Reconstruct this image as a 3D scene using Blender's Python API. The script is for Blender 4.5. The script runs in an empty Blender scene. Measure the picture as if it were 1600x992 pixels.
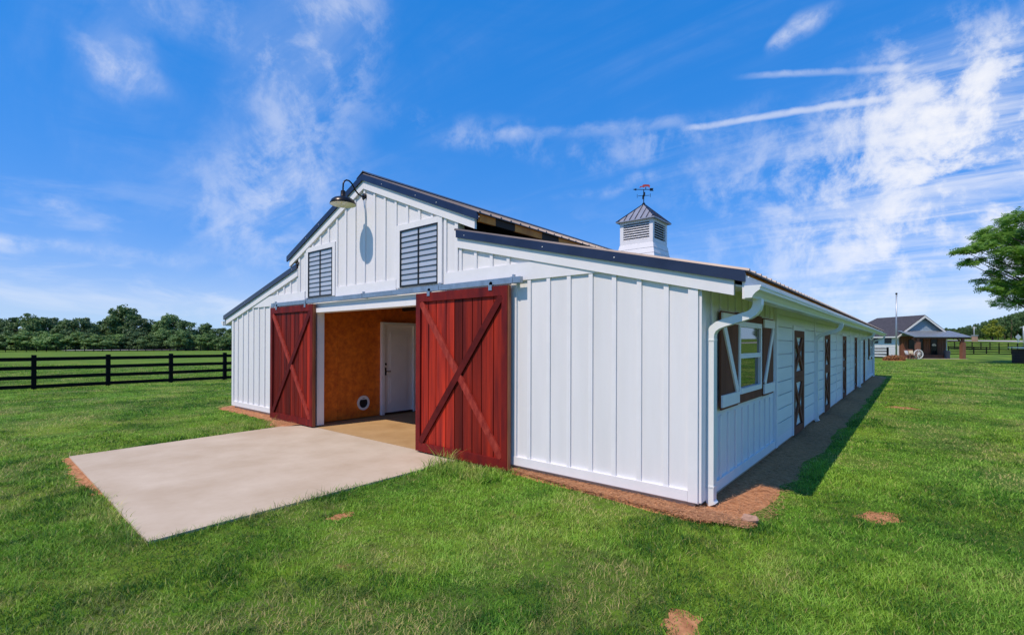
import bpy, math, random
import numpy as np
from mathutils import Vector, Matrix, Euler

random.seed(7); np.random.seed(7)
R = math.radians
scene = bpy.context.scene
COL = scene.collection

# ------------------------------------------------------------------ camera
YAW, PITCH, ROLL = -0.6925, 0.002, 0.0033
CAM = Vector((1.6821, -4.9891, 1.6))
fwd = Vector((math.sin(YAW) * math.cos(PITCH), math.cos(YAW) * math.cos(PITCH), math.sin(PITCH)))
cam_d = bpy.data.cameras.new('camera')
cam = bpy.data.objects.new('camera', cam_d); COL.objects.link(cam)
cam.location = CAM
q = fwd.to_track_quat('-Z', 'Y')
cam.rotation_mode = 'QUATERNION'
cam.rotation_quaternion = q @ Euler((0, 0, ROLL)).to_quaternion()
cam_d.sensor_fit = 'HORIZONTAL'; cam_d.sensor_width = 36
cam_d.lens = 755.4 / 1600 * 36
cam_d.shift_x = -1.3 / 1600; cam_d.shift_y = 38.5 / 1600
cam_d.clip_start = 0.05; cam_d.clip_end = 6000
scene.camera = cam

def at(lat, dep, z=0.0):
    """a place given as metres to the right of and ahead of where the photographer stands"""
    f = Vector((math.sin(YAW), math.cos(YAW))); r = Vector((math.cos(YAW), -math.sin(YAW)))
    p = Vector((CAM.x, CAM.y)) + r * lat + f * dep
    return Vector((p.x, p.y, z))
def px(x, dep):            # lateral metres of a picture column at a depth
    return (x - 801.3) / 755.4 * dep

# ------------------------------------------------------------------ sun, sky, exposure
SUN = Vector((0.09, 0.66, -1.0)).normalized()          # direction the light travels
el = math.asin(-SUN.z)
az = math.atan2(-SUN.x, -SUN.y)                        # compass bearing of the sun from +Y towards +X
sd = bpy.data.lights.new('sun', 'SUN'); sd.energy = 4.0; sd.angle = R(0.5); sd.color = (1.0, 0.87, 0.73)
sun = bpy.data.objects.new('sun', sd); COL.objects.link(sun)
sun.location = (0, -20, 40)
sun.rotation_mode = 'QUATERNION'; sun.rotation_quaternion = SUN.to_track_quat('-Z', 'Y')

world = bpy.data.worlds.new('World'); scene.world = world; world.use_nodes = True
wt = world.node_tree; wn = wt.nodes; wl = wt.links
for n in list(wn): wn.remove(n)
def W(t, **k):
    n = wn.new(t)
    for a, b in k.items(): setattr(n, a, b)
    return n
def wm(op, a, b=None, clamp=False):
    n = W('ShaderNodeMath', operation=op, use_clamp=clamp)
    for i, v in enumerate((a, b)):
        if v is None: continue
        if isinstance(v, (int, float)): n.inputs[i].default_value = v
        else: wl.new(v, n.inputs[i])
    return n.outputs[0]
def wdot(sock, v):
    n = W('ShaderNodeVectorMath', operation='DOT_PRODUCT'); wl.new(sock, n.inputs[0]); n.inputs[1].default_value = v
    return n.outputs['Value']
sky = W('ShaderNodeTexSky', sky_type='NISHITA', sun_disc=False)
sky.sun_elevation = el; sky.sun_rotation = az
sky.altitude = 0; sky.air_density = 1.0; sky.dust_density = 0.0; sky.ozone_density = 6.0
# film-like tone of the sky: deep saturated blue overhead, paler but still blue towards the horizon
shv = W('ShaderNodeSeparateColor', mode='HSV'); wl.new(sky.outputs[0], shv.inputs[0])
chv = W('ShaderNodeCombineColor', mode='HSV')
wl.new(wm('ADD', wm('MULTIPLY', shv.outputs[1], 0.035), 0.592), chv.inputs[0])
wl.new(wm('MINIMUM', wm('MAXIMUM', wm('MULTIPLY', shv.outputs[1], 1.30), 0.52), 0.985), chv.inputs[1])
wl.new(wm('MULTIPLY', wm('POWER', shv.outputs[2], 0.36), 3.30), chv.inputs[2])
hs = chv
tc = W('ShaderNodeTexCoord')
DIR = tc.outputs['Generated']
# cirrus: streaky noise on a flat layer overhead
sep = W('ShaderNodeSeparateXYZ'); wl.new(DIR, sep.inputs[0])
zc = wm('ADD', wm('MAXIMUM', sep.outputs['Z'], 0.0), 0.12)
comb = W('ShaderNodeCombineXYZ')
wl.new(wm('DIVIDE', sep.outputs['X'], zc), comb.inputs[0]); wl.new(wm('DIVIDE', sep.outputs['Y'], zc), comb.inputs[1])
def noise(vec, scale, detail=6, rough=0.55, dist=0.0, sc3=(1, 1, 1), rot=0.0):
    mp = W('ShaderNodeMapping'); mp.inputs['Scale'].default_value = sc3; mp.inputs['Rotation'].default_value = (0, 0, rot)
    wl.new(vec, mp.inputs['Vector'])
    n = W('ShaderNodeTexNoise'); n.inputs['Scale'].default_value = scale; n.inputs['Detail'].default_value = detail
    n.inputs['Roughness'].default_value = rough; n.inputs['Distortion'].default_value = dist
    wl.new(mp.outputs[0], n.inputs['Vector'])
    return n.outputs['Fac']
def ramp(sock, lo, hi):
    n = W('ShaderNodeMapRange', interpolation_type='SMOOTHSTEP')
    n.inputs['From Min'].default_value = lo; n.inputs['From Max'].default_value = hi
    wl.new(sock, n.inputs['Value'])
    return n.outputs[0]
def pixdir(x, y):
    a = (x - 801.3) / 755.4; b = (534.5 - y) / 755.4
    f = Vector((math.sin(YAW), math.cos(YAW), 0)); r = Vector((math.cos(YAW), -math.sin(YAW), 0))
    return (f + r * a + Vector((0, 0, 1)) * b).normalized()
fine = noise(comb.outputs[0], 2.6, 9, 0.62, 0.6, (1, 1.0, 1))
streak = noise(comb.outputs[0], 1.6, 8, 0.6, 0.8, (0.35, 1.7, 1), 0.55)
curl = noise(DIR, 9.0, 8, 0.62, 0.5)
wisp = wm('MULTIPLY', ramp(streak, 0.40, 0.78), ramp(fine, 0.30, 0.75))
wobble = W('ShaderNodeTexNoise'); wobble.inputs['Scale'].default_value = 3.0; wobble.inputs['Detail'].default_value = 4
wl.new(DIR, wobble.inputs['Vector'])
dn = W('ShaderNodeVectorMath', operation='SUBTRACT'); wl.new(wobble.outputs['Color'], dn.inputs[0]); dn.inputs[1].default_value = (.5, .5, .5)
dsc = W('ShaderNodeVectorMath', operation='SCALE'); wl.new(dn.outputs[0], dsc.inputs[0]); dsc.inputs['Scale'].default_value = 0.14
dadd = W('ShaderNodeVectorMath', operation='ADD'); wl.new(DIR, dadd.inputs[0]); wl.new(dsc.outputs[0], dadd.inputs[1])
DIRW = dadd.outputs[0]
def patch(x, y, rx, ry, tilt=0.0, src=None):
    """soft elliptical bank of cloud round a direction of the sky"""
    c = pixdir(x, y); u = Vector((0, 0, 1)).cross(c).normalized() * -1; v = c.cross(u).normalized() * 1
    if v.z < 0: v = -v
    t = R(tilt); u2 = u * math.cos(t) + v * math.sin(t); v2 = v * math.cos(t) - u * math.sin(t)
    s = src or DIRW
    a = wm('DIVIDE', wdot(s, u2), rx); b = wm('DIVIDE', wdot(s, v2), ry)
    front = wm('GREATER_THAN', wdot(DIR, c), 0.3)
    d = wm('SQRT', wm('ADD', wm('MULTIPLY', a, a), wm('MULTIPLY', b, b)))
    return wm('MULTIPLY', ramp(wm('SUBTRACT', 1.0, d), 0.0, 0.9), front)
def trail(x1, y1, x2, y2, w, soft=0.25):
    """vapour trail along a great circle between two directions"""
    a = pixdir(x1, y1); b = pixdir(x2, y2); n = a.cross(b).normalized(); m = (a + b).normalized()
    along = n.cross(m).normalized(); half = abs(along.dot(b))
    dd = wm('ABSOLUTE', wm('ADD', wdot(DIR, n), wm('MULTIPLY', wm('SUBTRACT', curl, 0.5), w * 2.2)))
    k = ramp(wm('SUBTRACT', 1.0, wm('DIVIDE', dd, w)), 0.0, 0.9)
    e = ramp(wm('SUBTRACT', 1.0, wm('DIVIDE', wm('ABSOLUTE', wdot(DIR, along)), half)), 0.0, soft)
    return wm('MULTIPLY', wm('MULTIPLY', k, e), wm('GREATER_THAN', wdot(DIR, m), 0.3))
total = None
def add(s, k):
    global total
    s = wm('MULTIPLY', s, k)
    total = s if total is None else wm('ADD', total, s)
soft = ramp(curl, 0.28, 0.72)
curl2 = noise(DIR, 11.0, 11, 0.64, 0.25)
tex = wm('ADD', wm('MULTIPLY', ramp(streak, 0.38, 0.75), 0.45), wm('MULTIPLY', ramp(curl2, 0.42, 0.68), 0.95))
for (x, y, rx, ry, tl, k) in (
        (455, 150, 0.15, 0.26, 10, 0.42), (530, 40, 0.10, 0.15, 10, 0.34), (410, 320, 0.17, 0.17, -15, 0.48),
        (172, 95, 0.045, 0.085, 25, 0.42), (205, 125, 0.06, 0.03, -10, 0.30), (260, 10, 0.22, 0.06, 0, 0.20), (760, 198, 0.30, 0.045, -6, 0.30),
        (1030, 212, 0.26, 0.05, 4, 0.36), (1270, 215, 0.30, 0.06, 6, 0.40), (1262, 48, 0.065, 0.026, 24, 0.75), (1225, 66, 0.03, 0.018, 10, 0.5),
        (1490, 140, 0.19, 0.12, 16, 1.6), (1590, 225, 0.36, 0.23, 10, 1.35), (1760, 240, 0.5, 0.26, 5, 0.8), (1470, 215, .2, .09, 8, .6),  # bank past the right edge added to whiten skylight on the right wall
        (1220, 268, 0.26, 0.035, 5, 0.34), (1400, 300, 0.42, 0.10, 0, 0.5), (1420, 390, 0.5, 0.08, 0, 0.5),
        (1330, 460, 0.6, 0.05, 0, 0.40), (1000, 270, 0.2, 0.02, 4, 0.26), (70, 408, 0.14, 0.014, 0, .40),
        (135, 365, 0.08, 0.018, -10, .40), (230, 420, 0.2, 0.025, 0, .22), (1470, 20, .15, .02, 12, .25), (1380, 75, .08, .04, 0, .18)):
    add(wm('MULTIPLY', patch(x, y, rx, ry, tl), tex), k)
add(wm('MULTIPLY', trail(1060, 200, 1470, 136, 0.0075, 0.25), ramp(curl, 0.15, 0.6)), 0.75)
add(wm('MULTIPLY', trail(1130, 118, 1640, 90, 0.007, 0.4), ramp(curl, 0.25, 0.7)), 0.45)
add(wm('MULTIPLY', trail(740, 216, 1100, 186, 0.016, 0.3), ramp(curl, 0.3, 0.7)), 0.28)
# the same thin cirrus all round the sky, and low banks above the horizon
add(wm('MULTIPLY', wisp, ramp(sep.outputs['Z'], 0.02, 0.25)), 0.10)
lowb = noise(DIR, 5.0, 6, 0.6, 0.4, (1, 1, 3.2))
low = wm('MULTIPLY', ramp(lowb, 0.48, 0.68), wm('MULTIPLY', ramp(sep.outputs['Z'], 0.015, 0.07), ramp(wm('SUBTRACT', 0.30, sep.outputs['Z']), 0.0, 0.2)))
add(low, 0.34)
cl = wm('MULTIPLY', wm('SUBTRACT', 1.0, wm('POWER', 2.718, wm('MULTIPLY', total, -1.05))), wm('ADD', wm('MULTIPLY', ramp(curl, 0.3, 0.7), 0.16), 0.84))
mixc = W('ShaderNodeMix', data_type='RGBA')
wl.new(cl, mixc.inputs['Factor']); wl.new(hs.outputs[0], mixc.inputs['A']); mixc.inputs['B'].default_value = (6.6, 6.6, 6.8, 1)
bg = W('ShaderNodeBackground'); bg.inputs['Strength'].default_value = 0.148
wl.new(mixc.outputs['Result'], bg.inputs['Color'])
wo = W('ShaderNodeOutputWorld'); wl.new(bg.outputs[0], wo.inputs[0])

vs = scene.view_settings
scene.display_settings.display_device = 'sRGB'
vs.view_transform = 'Standard'; vs.look = 'None'; vs.exposure = 0.0; vs.gamma = 1.0; vs.use_curve_mapping = False
scene.cycles.max_bounces = 10; scene.cycles.diffuse_bounces = 5; scene.cycles.transparent_max_bounces = 12

# ------------------------------------------------------------------ materials
MATS = {}
def mat(name, col, rough=0.6, metal=0.0, var=0.0, vscale=6.0, col2=None, bump=0.0, bscale=40.0, rnd=0.0, stretch=(1, 1, 1),
        spec=0.5, trans=0.0, emit=None, detail=5):
    """procedural material in world space: noise blend of two colours, per-object variation, fine relief"""
    if name in MATS: return MATS[name]
    m = bpy.data.materials.new(name); m.use_nodes = True
    nt = m.node_tree; N = nt.nodes; L = nt.links
    b = N['Principled BSDF']; out = N['Material Output']
    b.inputs['Roughness'].default_value = rough; b.inputs['Metallic'].default_value = metal
    b.inputs['Specular IOR Level'].default_value = spec
    if name == 'window_glass': b.inputs['IOR'].default_value = 2.1
    geo = N.new('ShaderNodeNewGeometry')
    mp = N.new('ShaderNodeMapping'); mp.inputs['Scale'].default_value = stretch; L.new(geo.outputs['Position'], mp.inputs['Vector'])
    sock = None
    c1 = tuple(col) + (1,)
    if col2 is None: col2 = tuple(c * (1 - var) for c in col)
    if var or col2:
        n = N.new('ShaderNodeTexNoise'); n.inputs['Scale'].default_value = vscale; n.inputs['Detail'].default_value = detail
        n.inputs['Roughness'].default_value = 0.62; L.new(mp.outputs[0], n.inputs['Vector'])
        mr = N.new('ShaderNodeMapRange'); mr.inputs['From Min'].default_value = 0.32; mr.inputs['From Max'].default_value = 0.68
        L.new(n.outputs['Fac'], mr.inputs['Value'])
        mx = N.new('ShaderNodeMix'); mx.data_type = 'RGBA'; mx.inputs['A'].default_value = c1; mx.inputs['B'].default_value = tuple(col2) + (1,)
        L.new(mr.outputs[0], mx.inputs['Factor']); sock = mx.outputs['Result']
    if rnd:
        oi = N.new('ShaderNodeObjectInfo'); h = N.new('ShaderNodeHueSaturation')
        mv = N.new('ShaderNodeMapRange'); mv.inputs['To Min'].default_value = 1 - rnd; mv.inputs['To Max'].default_value = 1 + rnd
        L.new(oi.outputs['Random'], mv.inputs['Value']); L.new(mv.outputs[0], h.inputs['Value'])
        L.new(sock, h.inputs['Color']); sock = h.outputs[0]
    if sock is not None: L.new(sock, b.inputs['Base Color'])
    else: b.inputs['Base Color'].default_value = c1
    if bump:
        n2 = N.new('ShaderNodeTexNoise'); n2.inputs['Scale'].default_value = bscale; n2.inputs['Detail'].default_value = 4
        L.new(mp.outputs[0], n2.inputs['Vector'])
        bp = N.new('ShaderNodeBump'); bp.inputs['Strength'].default_value = bump; bp.inputs['Distance'].default_value = 0.01
        L.new(n2.outputs['Fac'], bp.inputs['Height']); L.new(bp.outputs[0], b.inputs['Normal'])
    if emit:
        b.inputs['Emission Color'].default_value = tuple(emit[0]) + (1,); b.inputs['Emission Strength'].default_value = emit[1]
    if trans:
        t = N.new('ShaderNodeBsdfTranslucent'); ms = N.new('ShaderNodeMixShader'); ms.inputs[0].default_value = trans
        if sock is not None: L.new(sock, t.inputs['Color'])
        else: t.inputs['Color'].default_value = c1
        L.new(b.outputs[0], ms.inputs[1]); L.new(t.outputs[0], ms.inputs[2]); L.new(ms.outputs[0], out.inputs[0])
    MATS[name] = m
    return m
M_white = mat('white_paint', (.82, .795, .80), .5, col2=(.73, .71, .71), vscale=2.2, detail=8, bump=.12, bscale=60, stretch=(1, 1, .12))
M_wtrim = mat('white_trim', (.83, .805, .81), .45, col2=(.78, .76, .765), vscale=4, bump=.05, bscale=50)
M_wplank = mat('white_plank', (.78, .79, .78), .55, col2=(.70, .71, .69), vscale=2.5, bump=.15, bscale=50, rnd=.05, stretch=(1, .15, 1))  # slightly greyer white of the stall planks
M_navy = mat('dark_metal_trim', (.060, .070, .105), .30, .75, var=.25, vscale=3, spec=.6)
M_roof = mat('roof_metal', (.14, .120, .118), .45, .6, var=.3, vscale=1.2)
M_galv = mat('galvanised_steel', (.40, .47, .55), .42, .75, var=.25, vscale=9)
M_gutter = mat('gutter_white', (.80, .81, .80), .3, 0, var=.05, vscale=3)
M_red = mat('red_stained_cedar', (.42, .028, .010), .6, col2=(.085, .008, .008), vscale=2.6, bump=.35, bscale=60, rnd=.62, stretch=(3, 3, .16), spec=.18)
M_red2 = mat('red_stained_frame', (.20, .013, .008), .6, col2=(.08, .007, .009), vscale=3, bump=.3, bscale=60, rnd=.2, stretch=(2, 2, .6), spec=.18)
M_redworn = mat('worn_red_stain', (.42, .058, .036), .6, col2=(.20, .014, .010), vscale=7, bump=.3, bscale=60, stretch=(2, 2, .8), spec=.2)
M_redshade = mat('shaded_red_stain', (.13, .010, .008), .6, col2=(.07, .006, .006), vscale=5, bump=.3, bscale=60, spec=.15)  # the under-lit brace has its shade put into this darker red
M_edge = mat('raw_cedar_edge', (.36, .12, .05), .6, var=.4, vscale=8, stretch=(1, 1, .2))
M_osb = mat('orange_strand_board', (.80, .20, .016), .6, col2=(.50, .095, .008), vscale=9, bump=.3, bscale=50, rnd=.08)
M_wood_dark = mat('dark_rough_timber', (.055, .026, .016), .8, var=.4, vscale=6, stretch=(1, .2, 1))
M_wood_orange = mat('orange_sheathing', (.92, .30, .03), .6, col2=(.62, .17, .015), vscale=5)
M_brown = mat('brown_paint', (.22, .082, .048), .75, spec=.1, col2=(.15, .054, .032), vscale=6, bump=.15, bscale=40, stretch=(1, 1, .2))
M_black = mat('black_metal', (.012, .012, .013), .35, .2, var=.2)
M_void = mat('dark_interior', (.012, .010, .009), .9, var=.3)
M_lampcap = mat('lamp_bronze', (.020, .014, .012), .3, .4, var=.2)
M_lampin = mat('lamp_enamel', (.85, .84, .76), .35, var=.04)
M_conc = mat('pale_concrete', (.60, .49, .365), .85, spec=.15, col2=(.49, .38, .265), vscale=1.1, bump=.15, bscale=90)
M_floor = mat('tan_floor', (.52, .33, .15), .7, col2=(.40, .235, .095), vscale=1.6, bump=.12, bscale=60)
M_soil = mat('pine_straw_soil', (.58, .275, .130), .95, spec=.1, col2=(.32, .130, .056), vscale=16, bump=.55, bscale=70, detail=9)
M_pane = mat('blue_grey_pane', (.40, .46, .56), .16, .0, col2=(.47, .49, .56), vscale=5, spec=.9, rnd=.06)
M_glass = mat('window_glass', (.012, .015, .015), .03, 0, var=.2, spec=1.0)
M_glass2 = mat('porch_glass', (.014, .018, .020), .12, 0, var=.2, spec=.25)
M_fence = mat('black_fence_paint', (.009, .009, .009), .8, spec=.12, var=.4, vscale=4, bump=.2, bscale=30)
M_post = mat('porch_post_wood', (.24, .10, .06), .7, var=.35, vscale=5, stretch=(1, 1, .3))
M_cedar = mat('cottage_cedar', (.22, .085, .04), .65, col2=(.13, .048, .028), vscale=5, stretch=(2, 2, .3), rnd=.15)
M_shingle = mat('charcoal_shingle', (.075, .068, .078), .9, col2=(.04, .037, .045), vscale=4, bump=.6, bscale=8)
M_bluegrey = mat('blue_grey_siding', (.30, .38, .46), .6, var=.1)
M_porchroof = mat('porch_metal_roof', (.34, .37, .40), .4, .5, var=.12, vscale=2)
M_galvpole = mat('pole_aluminium', (.42, .45, .50), .4, .7, var=.15)
M_stone = mat('pink_stone', (.50, .30, .21), .9, var=.35, vscale=25, bump=.6, bscale=40)
M_road = mat('gravel_road', (.46, .41, .40), .95, var=.2, vscale=2.5, bump=.3, bscale=20)
M_bark = mat('bark', (.085, .06, .045), .95, col2=(.05, .035, .028), vscale=8, bump=.8, bscale=14, stretch=(1, 1, .3))
M_pinebark = mat('pine_bark', (.20, .12, .085), .95, col2=(.10, .06, .045), vscale=3, stretch=(1, 1, .3))
M_signback = mat('sign_aluminium', (.55, .58, .60), .45, .4, var=.1)
M_copper = mat('cupola_metal', (.48, .46, .48), .40, .6, var=.2, vscale=5)
M_pinkred = mat('vane_red', (.55, .07, .06), .5, var=.2)
M_white2 = mat('plain_white', (.75, .75, .73), .6, var=.06)
M_teal = mat('teal_cushion', (.10, .35, .33), .8, var=.2)
M_redcush = mat('red_cushion', (.30, .03, .02), .8, var=.3)
def leafmat(name, a, b, trans=.3, rough=.5):
    m = mat(name, a, rough, col2=b, vscale=.9, trans=trans, rnd=.16, spec=.3)
    return m
M_leaf = [leafmat('leaf_mid', (.19, .29, .09), (.12, .20, .065)), leafmat('leaf_dark', (.125, .20, .075), (.08, .14, .058)),
          leafmat('leaf_light', (.27, .40, .12), (.17, .28, .085)), leafmat('leaf_yellow', (.32, .36, .04), (.22, .26, .03))]
M_pine = leafmat('pine_needles', (.11, .19, .06), (.06, .12, .04), .25)
M_bigleaf = leafmat('big_tree_leaf', (.24, .42, .065), (.14, .28, .05), .45, .5)
M_flower = mat('orange_flowers', (.50, .16, .07), .8, col2=(.16, .12, .03), vscale=3.5, bump=.4)

# ------------------------------------------------------------------ mesh helpers
class MB:
    def __init__(s): s.v = []; s.f = []
    def box(s, x0, x1, y0, y1, z0, z1):
        o = len(s.v)
        s.v += [(x, y, z) for z in (z0, z1) for y in (y0, y1) for x in (x0, x1)]
        s.f += [tuple(o + i for i in f) for f in ((0, 2, 3, 1), (4, 5, 7, 6), (0, 1, 5, 4), (2, 6, 7, 3), (0, 4, 6, 2), (1, 3, 7, 5))]
        return s
    def prism(s, poly, axis, a, b):
        """polygon in the two other axes, extruded along axis from a to b"""
        o = len(s.v); n = len(poly)
        for t in (a, b):
            for (p, r) in poly:
                s.v.append({'x': (t, p, r), 'y': (p, t, r), 'z': (p, r, t)}[axis])
        s.f += [tuple(o + i for i in range(n)), tuple(o + n + i for i in reversed(range(n)))]
        s.f += [(o + i, o + n + i, o + n + (i + 1) % n, o + (i + 1) % n) for i in range(n)]
        return s
    def bar(s, p, r, w, h, up=(0, 0, 1)):
        """rectangular bar from p to r, w across, h along up"""
        p = Vector(p); r = Vector(r); d = (r - p).normalized(); u = Vector(up)
        sd = d.cross(u).normalized(); u = sd.cross(d).normalized(); o = len(s.v)
        for e in (p, r):
            for (a, b) in ((-1, -1), (1, -1), (1, 1), (-1, 1)): s.v.append(tuple(e + sd * a * w / 2 + u * b * h / 2))
        s.f += [tuple(o + i for i in f) for f in ((3, 2, 1, 0), (4, 5, 6, 7), (0, 1, 5, 4), (1, 2, 6, 5), (2, 3, 7, 6), (3, 0, 4, 7))]
        return s
    def tube(s, path, rad, n=10, cap=True):
        path = [Vector(p) for p in path]; o = len(s.v); k = len(path)
        rad = rad if isinstance(rad, (list, tuple)) else [rad] * k
        ref = Vector((0.31, 0.77, 0.2)).normalized()
        for i, p in enumerate(path):
            d = (path[min(i + 1, k - 1)] - path[max(i - 1, 0)]).normalized()
            a = d.cross(ref)
            if a.length < .05: a = d.cross(Vector((1, 0, 0)))
            a.normalize(); b = d.cross(a)
            for j in range(n):
                t = 2 * math.pi * j / n; s.v.append(tuple(p + (a * math.cos(t) + b * math.sin(t)) * rad[i]))
        for i in range(k - 1):
            for j in range(n):
                s.f.append((o + i * n + j, o + i * n + (j + 1) % n, o + (i + 1) * n + (j + 1) % n, o + (i + 1) * n + j))
        if cap: s.f += [tuple(o + j for j in reversed(range(n))), tuple(o + (k - 1) * n + j for j in range(n))]
        return s
    def rtube(s, path, wx, wy):
        """rectangular pipe; the section keeps its sides along Y and along the in-plane normal of an XZ path"""
        path = [Vector(p) for p in path]; o = len(s.v); k = len(path)
        for i, p in enumerate(path):
            d = (path[min(i + 1, k - 1)] - path[max(i - 1, 0)]).normalized()
            b = Vector((0, 1, 0)); a = d.cross(b).normalized()
            for (u, w) in ((-1, -1), (1, -1), (1, 1), (-1, 1)): s.v.append(tuple(p + a * u * wx / 2 + b * w * wy / 2))
        for i in range(k - 1):
            for j in range(4): s.f.append((o + i * 4 + j, o + i * 4 + (j + 1) % 4, o + (i + 1) * 4 + (j + 1) % 4, o + (i + 1) * 4 + j))
        s.f += [(o + 3, o + 2, o + 1, o), tuple(o + (k - 1) * 4 + j for j in range(4))]
        return s
    def lathe(s, prof, c, n=24):
        o = len(s.v); k = len(prof)
        for (r, z) in prof:
            for j in range(n):
                t = 2 * math.pi * j / n; s.v.append((c[0] + r * math.cos(t), c[1] + r * math.sin(t), c[2] + z))
        for i in range(k - 1):
            for j in range(n): s.f.append((o + i * n + j, o + i * n + (j + 1) % n, o + (i + 1) * n + (j + 1) % n, o + (i + 1) * n + j))
        return s
    def build(s, name, m, parent=None, org=None, smooth=False, recalc=True):
        if org is None: org = ORG.get(parent.name, Vector((0, 0, 0))) if parent else Vector((0, 0, 0))
        me = bpy.data.meshes.new(name)
        me.from_pydata([(x - org[0], y - org[1], z - org[2]) for x, y, z in s.v], [], s.f)
        if recalc:
            import bmesh
            bm = bmesh.new(); bm.from_mesh(me); bmesh.ops.recalc_face_normals(bm, faces=bm.faces); bm.to_mesh(me); bm.free()
        me.materials.append(m)
        if smooth:
            for p in me.polygons: p.use_smooth = True
        o = bpy.data.objects.new(name, me); COL.objects.link(o)
        if parent: o.parent = parent; ORG[o.name] = Vector(org)
        else: o.location = org; ORG[o.name] = Vector(org)
        return o
ORG = {}
def thing(name, loc, label, cat, group=None):
    o = bpy.data.objects.new(name, None); COL.objects.link(o); o.location = loc; o.empty_display_size = .3
    o['label'] = label; o['category'] = cat
    if group: o['group'] = group
    ORG[o.name] = Vector(loc)
    return o
def tag(o, label=None, cat=None, group=None, kind=None):
    if label: o['label'] = label
    if cat: o['category'] = cat
    if group: o['group'] = group
    if kind: o['kind'] = kind
    return o
CUBES = {}
def piece(name, parent, m, x0, x1, y0, y1, z0, z1, rot=None):
    """a board: one shared cube mesh for each material, sized by the object"""
    if m.name not in CUBES:
        b = MB().box(-.5, .5, -.5, .5, -.5, .5); me = bpy.data.meshes.new('board_' + m.name)
        me.from_pydata(b.v, [], b.f); me.materials.append(m); CUBES[m.name] = me
    o = bpy.data.objects.new(name, CUBES[m.name]); COL.objects.link(o)
    o.parent = parent; g = ORG[parent.name]
    o.location = ((x0 + x1) / 2 - g[0], (y0 + y1) / 2 - g[1], (z0 + z1) / 2 - g[2])
    o.scale = (x1 - x0, y1 - y0, z1 - z0)
    if rot: o.rotation_euler = rot
    return o
def brace(name, parent, m, a, b, w, t, normal):
    """a flat board from a to b, w wide, t thick along normal"""
    a = Vector(a); b = Vector(b); d = (b - a); L_ = d.length; d.normalize(); n = Vector(normal); s_ = n.cross(d)
    o = piece(name, parent, m, -.5, .5, -.5, .5, -.5, .5)
    g = ORG[parent.name]; c = (a + b) / 2 - g
    mt = Matrix((d, s_, n)).transposed().to_4x4(); mt.translation = c
    o.matrix_local = mt @ Matrix.Diagonal((L_, w, t, 1))
    return o

# ------------------------------------------------------------------ terrain
def zg(x, y):
    z = -.12
    if x < -13: z -= .018 * min(-13 - x, 17) + .0045 * max(0, -30 - x)
    f = (x - CAM.x) * math.sin(YAW) + (y - CAM.y) * math.cos(YAW); l = (x - CAM.x) * math.cos(YAW) - (y - CAM.y) * math.sin(YAW)
    if f > 88 and l > 0: z += (.075 * min(f - 88, 37) + .02 * max(0, min(f, 350) - 125)) * min(1, l / 45)
    return z
v = []; f = []
rad = [0.0] + [2.0 * 1.12 ** i for i in range(68)]
NA = 120; gc = (-3, 5)
v.append((gc[0], gc[1], zg(*gc)))
for r_ in rad[1:]:
    for j in range(NA):
        t = 2 * math.pi * j / NA; x = gc[0] + r_ * math.cos(t); y = gc[1] + r_ * math.sin(t)
        v.append((x, y, zg(x, y)))
for j in range(NA): f.append((0, 1 + j, 1 + (j + 1) % NA))
for i in range(len(rad) - 2):
    for j in range(NA):
        a = 1 + i * NA; f.append((a + j, a + NA + j, a + NA + (j + 1) % NA, a + (j + 1) % NA))
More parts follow.
